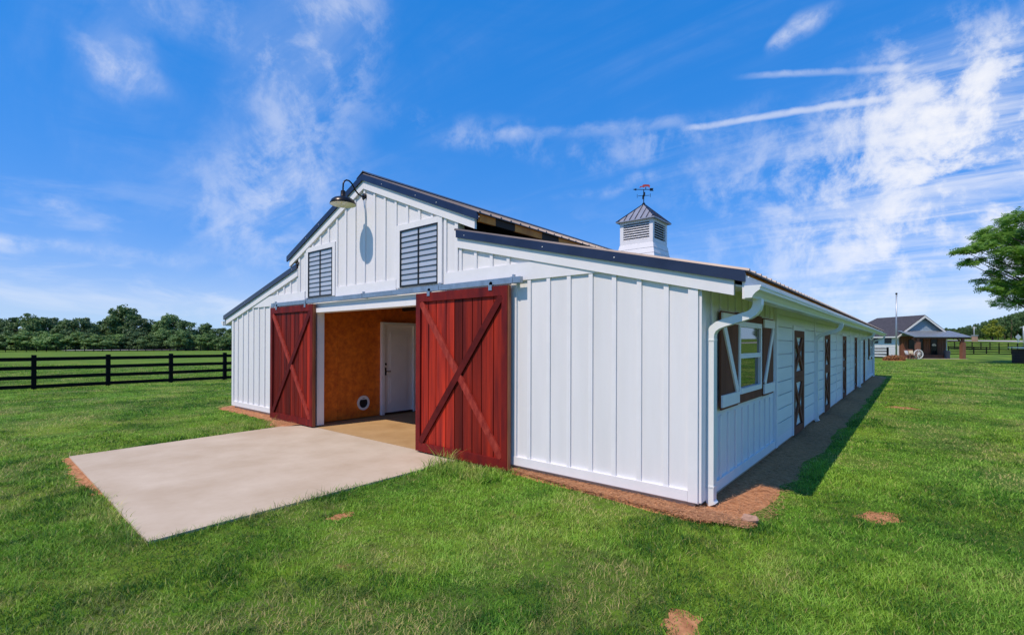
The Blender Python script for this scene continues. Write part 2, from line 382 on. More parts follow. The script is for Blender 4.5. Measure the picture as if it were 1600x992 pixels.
def lawn_material(name, blades=False):
    m = bpy.data.materials.new(name); m.use_nodes = True
    nt = m.node_tree; N = nt.nodes; L = nt.links; b = N['Principled BSDF']; out = N['Material Output']
    geo = N.new('ShaderNodeNewGeometry')
    def nz(scale, det=5, rough=.6, st=(1, 1, 1)):
        mp = N.new('ShaderNodeMapping'); mp.inputs['Scale'].default_value = st; L.new(geo.outputs['Position'], mp.inputs['Vector'])
        n = N.new('ShaderNodeTexNoise'); n.inputs['Scale'].default_value = scale; n.inputs['Detail'].default_value = det; n.inputs['Roughness'].default_value = rough
        L.new(mp.outputs[0], n.inputs['Vector']); return n.outputs['Fac']
    def rp(s, lo, hi):
        r = N.new('ShaderNodeMapRange'); r.inputs['From Min'].default_value = lo; r.inputs['From Max'].default_value = hi; L.new(s, r.inputs['Value']); return r.outputs[0]
    def mx(f, a, b_):
        n = N.new('ShaderNodeMix'); n.data_type = 'RGBA'
        if isinstance(f, float): n.inputs['Factor'].default_value = f
        else: L.new(f, n.inputs['Factor'])
        for k, c in (('A', a), ('B', b_)):
            if isinstance(c, tuple): n.inputs[k].default_value = c + (1,)
            else: L.new(c, n.inputs[k])
        return n.outputs['Result']
    def mul(a, b_):
        n = N.new('ShaderNodeMath'); n.operation = 'MULTIPLY'
        for i, c in enumerate((a, b_)):
            if isinstance(c, (int, float)): n.inputs[i].default_value = c
            else: L.new(c, n.inputs[i])
        return n.outputs[0]
    if blades:
        g1, g2, straw = (.130, .345, .018), (.340, .520, .032), (.68, .54, .22)
    else:
        g1, g2, straw = (.100, .245, .016), (.240, .360, .027), (.42, .32, .11)
    big = rp(nz(.42, 5, .6), .36, .66)
    c = mx(big, g1, g2)
    band = rp(nz(.55, 3, .5, (1.3, .06, 1)), .42, .60)              # mowing passes run along the barn
    c = mx(mul(band, .45), c, (.058, .215, .017) if blades else (.048, .150, .014))
    dry = rp(nz(.75, 6, .68), .57, .74)
    if blades:
        at_ = N.new('ShaderNodeAttribute'); at_.attribute_name = 'tone'
        c = mx(rp(at_.outputs['Fac'], .55, .0), c, (.026, .115, .010))
        c = mx(mul(rp(at_.outputs['Fac'], .5, 1.0), .75), c, (.36, .60, .085))
        at2 = N.new('ShaderNodeAttribute'); at2.attribute_name = 'dry'
        c = mx(mul(rp(at2.outputs['Fac'], .0, 1.0), .85), c, straw)
    else:
        c = mx(mul(dry, .55), c, straw)
        c = mx(mul(rp(nz(9, 7, .75), .36, .66), .75), c, (.070, .062, .026))
        sp = rp(nz(1.9, 3, .5), .70, .76)
        c = mx(mul(sp, .6), c, (.33, .17, .085))
    L.new(c, b.inputs['Base Color']); b.inputs['Roughness'].default_value = .55 if blades else .95
    b.inputs['Specular IOR Level'].default_value = .25 if blades else .1
    if blades:
        t = N.new('ShaderNodeBsdfTranslucent'); L.new(c, t.inputs['Color'])
        ms = N.new('ShaderNodeMixShader'); ms.inputs[0].default_value = .30; L.new(b.outputs[0], ms.inputs[1]); L.new(t.outputs[0], ms.inputs[2]); L.new(ms.outputs[0], out.inputs[0])
    else:
        bp = N.new('ShaderNodeBump'); bp.inputs['Strength'].default_value = .9; bp.inputs['Distance'].default_value = .05
        L.new(nz(7, 8, .75), bp.inputs['Height']); L.new(bp.outputs[0], b.inputs['Normal'])
    return m
M_lawn = lawn_material('lawn'); M_blade = lawn_material('grass_blades', True)
me = bpy.data.meshes.new('ground'); me.from_pydata(v, [], f); me.materials.append(M_lawn)
for p in me.polygons: p.use_smooth = True
ground = bpy.data.objects.new('ground', me); COL.objects.link(ground); tag(ground, 'green mown lawn and paddock stretching to the horizon', 'ground', kind='structure')

C0 = -5.915; HW = 5.915; LB = 26.8
# concrete pad and barn floor
b = MB().prism([(-7.95, -3.67), (-3.33, -3.80), (-3.42, -.05), (-8.20, -.05)], 'z', -.20, -.096)
tag(b.build('concrete_pad', M_conc), 'pale pinkish concrete apron in front of the open barn doors', 'pavement', kind='structure')
b = MB().box(-11.7, -.13, -.046, LB - .13, -.22, -.092)
tag(b.build('barn_floor', M_floor), 'tan concrete floor inside the barn doorway', 'floor', kind='structure')

# bare soil round the foot of the walls
def soil_strip(pts_in, pts_out, name, label, ztop=-.072):
    v = []; f = []; n = 60; m = 8
    def lerp(pl, t):
        L_ = [0]
        for i in range(len(pl) - 1): L_.append(L_[-1] + (Vector(pl[i + 1]) - Vector(pl[i])).length)
        s_ = t * L_[-1]
        for i in range(len(pl) - 1):
            if s_ <= L_[i + 1] + 1e-9: return Vector(pl[i]).lerp(Vector(pl[i + 1]), (s_ - L_[i]) / max(1e-6, L_[i + 1] - L_[i]))
        return Vector(pl[-1])
    for i in range(n + 1):
        a = lerp(pts_in, i / n); c = lerp(pts_out, i / n)
        c = c + (c - a).normalized() * random.uniform(-.07, .09) if (c - a).length > .01 else c
        for j in range(m + 1):
            p = a.lerp(c, j / m); v.append((p.x, p.y, ztop - (.127 + ztop) * (j / m) ** 2 + random.uniform(-.008, .008) * (0 < j < m)))
    for i in range(n):
        for j in range(m):
            k = i * (m + 1) + j; f.append((k, k + 1, k + m + 2, k + m + 1))
    me = bpy.data.meshes.new(name); me.from_pydata(v, [], f); me.materials.append(M_soil)
    for p in me.polygons: p.use_smooth = True
    o = bpy.data.objects.new(name, me); COL.objects.link(o); tag(o, label, 'soil', kind='structure'); return o
soil_strip([(-3.2, .02), (-.02, .02), (-.02, 1.2), (-.02, 27.2)], [(-3.0, -.06), (-1.4, -.17), (-.5, -.22), (.1, -.26), (.42, -.14), (.58, .5), (.50, 1.4), (.56, 3.5), (.62, 12), (.62, 27.3)],
           'soil_strip', 'orange pine straw and bare soil along the right wall of the barn')
soil_strip([(-12.0, .3), (-11.83, .02), (-7.9, .02)], [(-12.5, .2), (-12.2, -.25), (-9.3, -.22), (-8.2, -.62)], 'soil_strip', 'orange bare soil between the left front wall and the lawn')

soil_strip([(-7.97, -3.5), (-7.93, -3.66), (-5.2, -3.74)], [(-8.0, -3.5), (-7.93, -3.76), (-6.5, -3.86), (-5.2, -3.78)], 'soil_strip', 'thin strip of brown soil at the left front corner of the concrete apron', -.112)
def worn_patch(x, y, r_, label):
    n_ = 26; v = [(x, y, -.116)]; rr = random.Random(int(x * 100 + y * 10))
    ph = [rr.uniform(0, 6.28) for _ in range(3)]
    for k_ in (.5, 1.0):
        for i in range(n_):
            t = 2 * math.pi * i / n_; q_ = r_ * k_ * (1 + .22 * math.sin(2 * t + ph[0]) + .16 * math.sin(5 * t + ph[1]) + .10 * math.sin(9 * t + ph[2]))
            v.append((x + q_ * math.cos(t), y + q_ * math.sin(t) * 1.25, -.117 if k_ < 1 else -.1195))
    f = [(0, 1 + i, 1 + (i + 1) % n_) for i in range(n_)] + [(1 + i, 1 + n_ + i, 1 + n_ + (i + 1) % n_, 1 + (i + 1) % n_) for i in range(n_)]
    me = bpy.data.meshes.new('soil_patch'); me.from_pydata(v, [], f); me.materials.append(M_soil)
    o = bpy.data.objects.new('soil_patch', me); COL.objects.link(o); tag(o, label, 'soil', kind='structure')
SPOTS = [(1.42, 1.05, .17, 'bare orange soil patch in the lawn right of the barn corner'), (1.44, 11.85, .30, 'small far bare patch in the lawn beside the shaded wall'), (.59, -2.05, .13, 'bare orange soil patch at the lower edge of the lawn'),
         (-2.69, -2.38, .09, 'tiny bare patch in the lawn beside the concrete apron')]
for a_ in SPOTS: worn_patch(*a_)
# ------------------------------------------------------------------ the barn
barn = thing('barn', (C0, LB / 2, 0), 'long white board and batten horse barn with raised centre roof and red doors', 'barn')
def zl(x): return 2.187 + .243 * (6.369 - abs(x - C0))          # lower edge of the dark rake trim, side roofs
def zu(x): return 4.50 - .406 * abs(x - C0)                     # the same for the raised centre roof
XM = 2.42
def gable_poly(hole=True, lift=.05):
    p = []
    if hole: p += [(-7.55, -.03), (-7.55, 2.20), (-4.28, 2.20), (-4.28, -.03)]
    else: p += []
    p += [(0, -.03), (0, zl(0) + lift), (C0 + XM, zl(C0 + XM) + lift), (C0 + XM, zu(C0 + XM) + lift), (C0, zu(C0) + lift),
          (C0 - XM, zu(C0 - XM) + lift), (C0 - XM, zl(C0 - XM) + lift), (-2 * HW, zl(-2 * HW) + lift), (-2 * HW, -.03)]
    return p
front = MB().prism(gable_poly(), 'y', 0, .11).build('front_wall', M_white, barn)
rear = MB().prism(gable_poly(False), 'y', LB - .11, LB).build('rear_wall', M_white, barn)
right = MB().box(-.11, 0, .111, LB - .111, -.03, zl(0) + .04).build('right_wall', M_white, barn)
left = MB().box(-2 * HW, -2 * HW + .11, .111, LB - .111, -.03, zl(0) + .04).build('left_wall', M_white, barn)
for s in (-1, 1):      # near-black sheets stand for the unlit open gaps under the raised roof
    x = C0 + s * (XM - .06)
    MB().box(x - .04, x + .04, .115, LB - .115, 3.0, zu(C0 + XM) + .03).build('clerestory_shade', M_void, barn)
# roofs: ribbed metal sheets
def roof_sheet(x0, zz0, x1, zz1, name):
    n = int((LB + .15) / .229); v = []; f = []; prof = []
    y = -.055
    while y < LB + .1:
        prof += [(y, 0), (y + .012, .022), (y + .034, .022), (y + .046, 0)]; y += .2293
    prof.append((LB + .1, 0))
    for (yy, h) in prof:
        v += [(x0, yy, zz0 + h), (x1, yy, zz1 + h), (x0, yy, zz0 - .012), (x1, yy, zz1 - .012)]
    for i in range(len(prof) - 1):
        a = 4 * i; c = a + 4
        f += [(a, a + 1, c + 1, c), (a + 2, c + 2, c + 3, a + 3), (a + 1, a + 3, c + 3, c + 1), (a, c, c + 2, a + 2)]
    f += [(0, 2, 3, 1), (len(v) - 4, len(v) - 3, len(v) - 1, len(v) - 2)]
    b = MB(); b.v = v; b.f = f
    return b.build(name, M_roof, barn, recalc=False)
TT = .10
for s in (-1, 1):
    xa = C0; xb = C0 + s * 2.875
    r1 = roof_sheet(xa, zu(xa) + TT + .012, xb, zu(xb) + TT + .012, 'centre_roof')
    xa = C0 + s * (XM - .05); xb = C0 + s * 6.40
    r2 = roof_sheet(xa, zl(xa) + TT + .012, xb, zl(xb) + TT + .012, 'side_roof')
    # sheathing under the metal
    def slab(xa, za, xb, zb, t, y0, y1):
        return MB().prism([(xa, za), (xb, zb), (xb, zb - t), (xa, za - t)], 'y', y0, y1)
    xa = C0; xb = C0 + s * 2.84
    slab(xa, zu(xa) + TT - .005, xb, zu(xb) + TT - .005, .02, -.02, LB).build('roof_sheathing', M_wood_orange, barn)
    xa = C0 + s * XM; xb = C0 + s * 6.33
    slab(xa, zl(xa) + TT - .005, xb, zl(xb) + TT - .005, .02, -.02, LB).build('roof_sheathing', M_wood_orange, barn)
    # rafters that show under the raised roof
    y = .36
    while y < 14:
        xa = C0 + s * (XM - .02); xb = C0 + s * 2.80
        MB().prism([(xa, zu(xa) + TT - .03), (xb, zu(xb) + TT - .03), (xb, zu(xb) - .03), (xa, zu(xa) - .06)], 'y', y, y + .40).build('rafter_tail', M_wood_dark, barn)
        y += 1.15
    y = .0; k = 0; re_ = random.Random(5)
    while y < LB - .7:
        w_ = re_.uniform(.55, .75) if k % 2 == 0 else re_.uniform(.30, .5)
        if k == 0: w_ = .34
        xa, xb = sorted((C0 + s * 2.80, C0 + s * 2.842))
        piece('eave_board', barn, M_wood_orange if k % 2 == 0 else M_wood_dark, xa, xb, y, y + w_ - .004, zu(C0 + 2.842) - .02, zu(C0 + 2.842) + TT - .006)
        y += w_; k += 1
    # dark metal rake trim and white rake boards on the gable
    def rake(xa, xb, zf, lo, hi, y0, y1, name, m):
        return MB().prism([(xa, zf(xa) + lo), (xb, zf(xb) + lo), (xb, zf(xb) + hi), (xa, zf(xa) + hi)], 'y', y0, y1).build(name, m, barn)
    g = .001 * s
    rake(C0 + g, C0 + s * 2.851, zu, 0, TT + .012, -.075, -.045, 'rake_trim', M_navy)
    rake(C0 + s * (XM + .005), C0 + s * 6.369, zl, 0, TT + .008, -.075, -.045, 'rake_trim', M_navy)
    rake(C0 + g, C0 + s * 2.78, zu, -.145, .012, -.044, -.002, 'rake_board', M_wtrim)
    rake(C0 + s * XM, C0 + s * 6.26, zl, -.145, .012, -.044, -.002, 'rake_board', M_wtrim)
    # rear rakes
    rake(C0 + g, C0 + s * 2.851, zu, 0, TT + .035, LB + .045, LB + .075, 'rake_trim', M_navy)
    rake(C0 + s * (XM + .005), C0 + s * 6.369, zl, 0, TT + .03, LB + .045, LB + .075, 'rake_trim', M_navy)
    # screws on the trim
    for (zf, u0, u1) in ((zu, .6, 2.7), (zl, 2.6, 6.2)):
        k = 0
        for i in range(4):
            u = u0 + (u1 - u0) * i / 3 + .2 * (i % 2); x = C0 + s * u
            MB().box(x - .006, x + .006, -.081, -.0755, zf(x) + .042, zf(x) + .054).build('screw', M_wtrim, barn)
    # eave: soffit, fascia, gutter
    xw = C0 + s * HW
    zs = zl(xw) - .005
    MB().prism([(xw + s * .005, zs - .06), (xw + s * .42, zs - .15), (xw + s * .42, zs - .13), (xw + s * .005, zs - .04)], 'y', .003, LB).build('soffit', M_wtrim, barn)
    MB().box(min(xw + s * .42, xw + s * .445), max(xw + s * .42, xw + s * .445), -.04, LB + .03, 2.03, 2.255).build('fascia', M_wtrim, barn)
    gp = [(.447, 2.150), (.447, 2.034), (.515, 2.034), (.522, 2.055), (.548, 2.085), (.580, 2.105), (.583, 2.130), (.592, 2.132), (.592, 2.148), (.575, 2.148), (.570, 2.118), (.535, 2.095), (.505, 2.048), (.460, 2.048), (.460, 2.150)]
    gut = MB().prism([(xw + s * a, z) for a, z in gp], 'y', -.07, LB + .08).build('gutter', M_gutter, barn)
    ep = gp[:9]
    for ye in (-.078, LB + .082):
        MB().prism([(xw + s * a, z) for a, z in ep], 'y', ye, ye + .006).build('gutter_end_cap', M_gutter, gut)
    for ys in ((.2, 7.25, 18.0, 26.5) if s > 0 else (.2, 26.5)):
        arc = [(.505, 2.04), (.505, 1.985), (.495, 1.945), (.47, 1.91), (.43, 1.885), (.20, 1.815), (.135, 1.79), (.09, 1.755), (.066, 1.71), (.062, 1.66)]
        ds = MB().rtube([(xw + s * a, ys, z) for a, z in arc] + [(xw + s * .062, ys, .12), (xw + s * .062, ys, -.02), (xw + s * .085, ys, -.06)], .078, .10).build('downspout', M_gutter, barn)
        MB().box(min(xw + s * .018, xw + s * .106), max(xw + s * .018, xw + s * .106), ys - .055, ys + .055, 1.63, 1.645).build('joint_band', M_gutter, ds)
        MB().box(min(xw + s * .018, xw + s * .106), max(xw + s * .018, xw + s * .106), ys - .055, ys + .055, .12, .135).build('joint_band', M_gutter, ds)
# ridge cap
MB().prism([(C0 - .2, zu(C0 - .2) + TT + .05), (C0, zu(C0) + TT + .055), (C0 + .2, zu(C0 + .2) + TT + .05), (C0, zu(C0) + TT + .075)], 'y', -.06, LB + .1).build('ridge_cap', M_roof, barn)

# front: battens, boards, casings
BT = .022
def batten(x, z0, z1):
    if z1 - z0 > .05: piece('batten', barn, M_wtrim, x - .027, x + .027, -BT, -.001, z0, z1)
BAND0, BAND1 = 2.425, 2.655
for s in (-1, 1):
    # lower side sections
    xc = C0 + s * HW
    piece('corner_board', barn, M_wtrim, min(xc, xc - s * .10), max(xc, xc - s * .10), -.030, -.001, -.015, zl(xc) - .14)
    xi = C0 + s * 3.45
    xs0, xs1 = sorted((xi, xc - s * .101))
    piece('skirt_board', barn, M_wtrim, xs0, xs1, -.034, -.001, -.012, .098)
    x = xc - s * .335
    while abs(x - C0) > 3.6:
        batten(x, .099, min(BAND0, zl(x) - .146)); x -= s * .3055
    piece('door_edge_board', barn, M_wtrim, min(xi, xi + s * .09), max(xi, xi + s * .09), -.026, -.001, .099, BAND0)
    # triangle above the band
    x = C0 + s * (XM + .03)
    for k in range(9):
        xx = C0 + s * (2.47 + .3055 * k); batten(xx, BAND1, zl(xx) - .146)
    # horizontal band (up to where it dies into the rake board)
    xe = 6.369 - (BAND0 + .145 - 2.187) / .243; xt = 6.369 - (BAND1 + .145 - 2.187) / .243
    bx = 2.14
    MB().prism([(C0 + s * bx, BAND0), (C0 + s * xe, BAND0), (C0 + s * xt, BAND1), (C0 + s * bx, BAND1)], 'y', -.028, -.001).build('band_board', M_wtrim, barn)
piece('band_board', barn, M_wtrim, C0 - .94, C0 + .94, -.028, -.001, BAND0, BAND1)
# raised gable battens, cut round the windows
WC = 1.52; WH = .465; WZ0, WZ1 = 2.515, 3.445; CS = .095
for k in range(-9, 10):
    x = C0 + .3055 * k; u = abs(x - C0); top = zu(x) - .146
    if abs(u - WC) < WH + CS + .02:
        batten(x, WZ1 + CS, top)
    elif u < XM - .03:
        batten(x, BAND1, top)
for s in (-1, 1):
    x = C0 + s * (XM - .035); piece('gable_corner_board', barn, M_wtrim, x - .034, x + .034, -.026, -.001, BAND1, zu(x) - .146)
# gable windows: black bars and blue-grey panes
for s in (-1, 1):
    xc = C0 + s * WC; x0, x1 = xc - WH, xc + WH
    for (a, b_, c_, d_) in ((x0 - CS, x0, WZ0 - .01, WZ1 + CS), (x1, x1 + CS, WZ0 - .01, WZ1 + CS), (x0, x1, WZ1, WZ1 + CS)):
        piece('window_casing', barn, M_wtrim, a + .0005, b_ - .0005, -.034, -.001, c_, d_)
    fr = MB()
    for (a, b_, c_, d_) in ((x0, x0 + .022, WZ0, WZ1), (x1 - .022, x1, WZ0, WZ1), (x0 + .022, x1 - .022, WZ1 - .022, WZ1), (x0 + .022, x1 - .022, WZ0, WZ0 + .022)):
        fr.box(a, b_, -.040, -.002, c_, d_)
    win = fr.build('gable_window', M_black, barn)
    piece('mullion', win, M_black, xc - .011, xc + .011, -.037, -.002, WZ0 + .022, WZ1 - .022)
    hrow = (WZ1 - WZ0 - .044) / 10
    for i in range(10):
        z0 = WZ0 + .022 + hrow * i
        for (a, b_) in ((x0 + .022, xc - .011), (xc + .011, x1 - .022)):
            piece('pane', win, M_pane, a, b_, -.022, -.003, z0 + .007, z0 + hrow - .001)
            if i: piece('glazing_bar', win, M_black, a, b_, -.034, -.002, z0 - .004, z0 + .0065)
# door opening: jambs, header, track
piece('door_jamb', barn, M_wtrim, -7.60, -7.548, -.02, .13, -.07, 2.2)
piece('door_jamb', barn, M_wtrim, -4.282, -4.23, -.02, .13, -.07, 2.2)
piece('door_header', barn, M_wtrim, -7.60, -4.23, -.03, .13, 2.282, 2.384); piece('header_strip', barn, M_wtrim, -7.60, -4.23, -.080, .13, 2.195, 2.281)
tr = MB().box(-9.33, -2.22, -.145, -.085, 2.385, 2.462).build('door_track', M_galv, barn)
for x in (-9.2, -7.8, -5.8, -3.8, -2.36):
    MB().box(x - .016, x + .016, -.151, -.03, 2.383, 2.466).box(x - .012, x + .012, -.12, -.08, 2.462, 2.50).build('track_bracket', M_galv, tr)
# sliding doors
def sliding_door(x0, x1, flip):
    z0, z1 = -.072, 2.362; yb, yf = -.085, -.150
    fr = MB()
    fr.box(x0, x0 + .10, yf, yb, z0, z1); fr.box(x1 - .10, x1, yf, yb, z0, z1)
    fr.box(x0 + .10, x1 - .10, yf, yb, z1 - .13, z1); fr.box(x0 + .10, x1 - .10, yf, yb, z0, z0 + .13)
    fr.box(x0 + .1, x1 - .1, yb - .004, yb, z0 + .13, z1 - .13)
    d = fr.build('sliding_door', M_red2, barn)
    n = 9; w = (x1 - x0 - .2) / n
    ws = [w * random.uniform(.8, 1.2) for _ in range(n)]; k = (x1 - x0 - .2) / sum(ws); xx = x0 + .10
    for i in range(n):
        ww = ws[i] * k; piece('plank', d, M_red, xx + .007, xx + ww - .007, yf + .030, yb - .006, z0 + .131, z1 - .131); xx += ww
    a, b_ = (x0 + .11, x1 - .11); zb, zt = z0 + .14, z1 - .14
    brace('brace', d, M_redworn, (a, yf + .016, zt), (b_, yf + .016, zb), .10, .030, (0, -1, 0))
    brace('brace', d, M_redshade, (a, yf + .013, zb), (b_, yf + .013, zt), .10, .026, (0, -1, 0))
    piece('edge_strip', d, M_edge, x1 + .0005, x1 + .012, yf + .01, yb, z0, z1)
    for x in (x0 + .3, x1 - .3):
        h = MB().box(x - .03, x + .03, -.16, -.135, z1 - .05, 2.385); h.tube([(x, -.145, 2.40), (x, -.105, 2.40)], .032, 12); h.build('door_hanger', M_galv, d)
sliding_door(-4.30, -2.43, False)
sliding_door(-9.36, -7.50, True)
# inside the doorway
for i in range(6):
    y0 = .135 + 1.22 * i - (.60 if i else 0) * 0
    y0 = .135 + (0 if i == 0 else .475 + 1.22 * (i - 1)); y1 = .135 + .475 + 1.22 * i
    piece('wall_panel', barn, M_osb, -7.90, -7.85, y0, y1 - .004, -.075, 2.455)
    piece('wall_panel', barn, M_osb, -3.98, -3.93, y0, y1 - .004, -.075, 2.455)
piece('interior_end_wall', barn, M_osb, -7.85, -3.98, 6.8, 6.85, -.075, 2.455)
for i in range(7):
    piece('ceiling_board', barn, M_wood_dark, -7.93, -3.9, .135 + i * .96, .135 + i * .96 + .955, 2.456, 2.476)
for y in (.9, 2.3, 3.7):
    piece('ceiling_joist', barn, M_wood_dark, -7.848, -3.982, y, y + .06, 2.36, 2.4555)
# white two-panel door in the side of the aisle
XI = -7.85
idr = MB().box(XI + .002, XI + .035, 1.755, 2.59, -.035, 2.01).build('interior_door', M_wtrim, barn)
for (y0, y1, z0, z1) in ((1.90, 2.45, .95, 1.86), (1.90, 2.45, .16, .80)):
    MB().prism([(y0, z0), (y1, z0), (y1, z1), (y0, z1)], 'x', XI + .0352, XI + .041).box(XI + .041, XI + .047, y0 + .045, y1 - .045, z0 + .045, z1 - .045).build('door_panel', M_wtrim, idr)
hb = MB(); hb.tube([(XI + .035, 1.80, .93), (XI + .085, 1.80, .93)], .012, 10); hb.box(XI + .036, XI + .044, 1.775, 1.825, .84, 1.02); hb.tube([(XI + .085, 1.795, .93), (XI + .085, 1.92, .93)], .011, 8); hb.tube([(XI + .036, 1.80, 1.10), (XI + .056, 1.80, 1.10)], .028, 12)
hb.build('door_handle', M_black, idr)
for (y0, y1, z0, z1) in ((1.68, 1.752, -.075, 2.075), (2.594, 2.666, -.075, 2.075), (1.752, 2.594, 2.012, 2.075)):
    piece('door_casing', barn, M_wtrim, XI + .001, XI + .085, y0, y1, z0, z1)
piece('door_sill', barn, M_wood_dark, XI + .001, XI + .05, 1.753, 2.593, -.074, -.037)
# round pet flap
def ring_yz(b, y, z, ro, ri, x0, x1, n=28):
    o = len(b.v)
    for i in range(n):
        t = 2 * math.pi * i / n
        for r_ in (ro, ri):
            for x in (x0, x1): b.v.append((x, y + r_ * math.cos(t), z + r_ * 1.05 * math.sin(t)))
    for i in range(n):
        a = o + 4 * i; c = o + 4 * ((i + 1) % n)
        b.f += [(a, c, c + 1, a + 1), (a + 2, a + 3, c + 3, c + 2), (a + 1, c + 1, c + 3, a + 3), (a, a + 2, c + 2, c)]
    return b
pf = ring_yz(MB(), 1.235, .25, .155, .108, XI + .001, XI + .022).build('pet_flap', M_white2, barn)
MB().prism([(1.235 + .112 * math.cos(t), .25 + .117 * math.sin(t)) for t in [2 * math.pi * i / 24 for i in range(24)]], 'x', XI + .0012, XI + .008).build('flap_opening', M_void, pf)
MB().box(XI + .008, XI + .02, 1.15, 1.32, .325, .35).build('flap_hinge', M_white2, pf)
# glowing white strip under the aisle ceiling
MB().box(-6.6, -6.5, 3.0, 4.2, 2.30, 2.345).build('glow_strip', mat('strip_white', (.9, .88, .82), .4, emit=((1, .92, .8), 1.2)), barn)

# right wall: board and batten ends, planked stall fronts
def rpiece(name, m, y0, y1, z0, z1, x0=.001, x1=.022, parent=barn): return piece(name, parent, m, x0, x1, y0, y1, z0, z1)
TOP = 2.10
rpiece('corner_board', M_wtrim, .001, .13, -.015, zl(0) - .07, .001, .028)
rpiece('corner_board', M_wtrim, LB - .12, LB, -.015, TOP + .04, .001, .028)
BAYS = [3.45, 7.18, 10.97, 14.74, 18.52, 22.3]
DOORS = [4.79, 8.57, 12.37, 16.10, 19.95]
WIN1 = (1.28, 2.41); WIN2 = (24.3, 25.4)
def side_battens(ya, yb, wins):
    y = ya
    while y < yb:
        clash = [w for w in wins if w[0] - .80 < y < w[1] + .80]
        if clash:
            rpiece('batten', M_wtrim, y - .025, y + .025, .101, .80, .001, .018); rpiece('batten', M_wtrim, y - .025, y + .025, 1.99, TOP + .06, .001, .018)
        else: rpiece('batten', M_wtrim, y - .025, y + .025, .101, TOP + .06, .001, .018)
        y += .3055
side_battens(.38, 3.35, [WIN1]); side_battens(22.6, 26.6, [WIN2])
rpiece('skirt_board', M_wtrim, .131, 3.395, -.012, .10, .001, .030)
rpiece('skirt_board', M_wtrim, 22.36, LB - .121, -.012, .10, .001, .030)
for y in BAYS: rpiece('bay_trim', M_wtrim, y - .055, y + .055, -.012, TOP + .05, .001, .046)
for i in range(5):
    a, b_ = BAYS[i] + .056, BAYS[i + 1] - .056; d0, d1 = DOORS[i], DOORS[i] + 1.0
    rpiece('head_board', M_wtrim, a, b_, TOP - .03, TOP + .05, .001, .040)
    segs = [(a, d0 - .075), (d1 + .075, b_)]
    for (p0, p1) in segs:
        if p1 - p0 > .05: rpiece('skirt_board', M_wtrim, p0, p1, -.012, .13, .001, .030)
    h = .2185
    for k in range(9):
        z0 = .133 + h * k; z1 = min(z0 + h - .016, TOP - .036)
        for (p0, p1) in segs:
            if p1 - p0 > .05: rpiece('plank', M_wplank, p0 + .003, p1 - .003, z0, z1, .001, .036)
    rpiece('plank', M_wplank, d0 - .07, d1 + .07, 1.925, TOP - .036, .001, .036)
    for (y0, y1, z0, z1) in ((d0 - .072, d0 - .002, -.012, 1.92), (d1 + .002, d1 + .072, -.012, 1.92), (d0 - .002, d1 + .002, 1.845, 1.92)):
        rpiece('door_casing', M_wtrim, y0, y1, z0, z1, .001, .052)
    # stall door: brown frame of two crosses over white planks
    fr = MB(); xa, xb = .026, .056; Z0, ZM0, ZM1, Z1 = -.02, .905, 1.10, 1.842
    fr.box(xa, xb, d0, d0 + .115, Z0, Z1); fr.box(xa, xb, d1 - .115, d1, Z0, Z1)
    for (z0, z1) in ((Z0, Z0 + .13), (ZM0, ZM0 + .096), (ZM0 + .099, ZM1), (Z1 - .12, Z1)): fr.box(xa, xb, d0 + .115, d1 - .115, z0, z1)
    dr = fr.build('stall_door', M_brown, barn)
    for k in range(8):
        z0 = .115 + .218 * k; rpiece('plank', M_wplank, d0 + .1, d1 - .1, z0, min(z0 + .208, 1.73), .002, .020, dr)
    for (z0, z1) in ((Z0 + .12, ZM0 + .01), (ZM1 - .01, Z1 - .11)):
        brace('cross_brace', dr, M_brown, (.040, d0 + .10, z0), (.040, d1 - .10, z1), .10, .024, (1, 0, 0))
        brace('cross_brace', dr, M_brown, (.0435, d0 + .10, z1), (.0435, d1 - .10, z0), .10, .024, (1, 0, 0))
    hg = MB().box(.050, .060, d0 + .02, d0 + .10, .50, .56).box(.050, .060, d0 + .02, d0 + .10, 1.45, 1.51); hg.build('hinge', M_black, dr)
# foundation edge under the right wall
MB().box(-.09, -.012, .1, LB - .1, -.2, -.031).build('foundation', M_conc, barn)
MB().box(-11.74, -11.66, .1, LB - .1, -.2, -.031).build('foundation', M_conc, barn)
MB().box(-3.5, -.05, .012, .09, -.2, -.031).build('foundation', M_conc, barn)
MB().box(-11.7, -8.2, .012, .09, -.2, -.031).build('foundation', M_conc, barn)
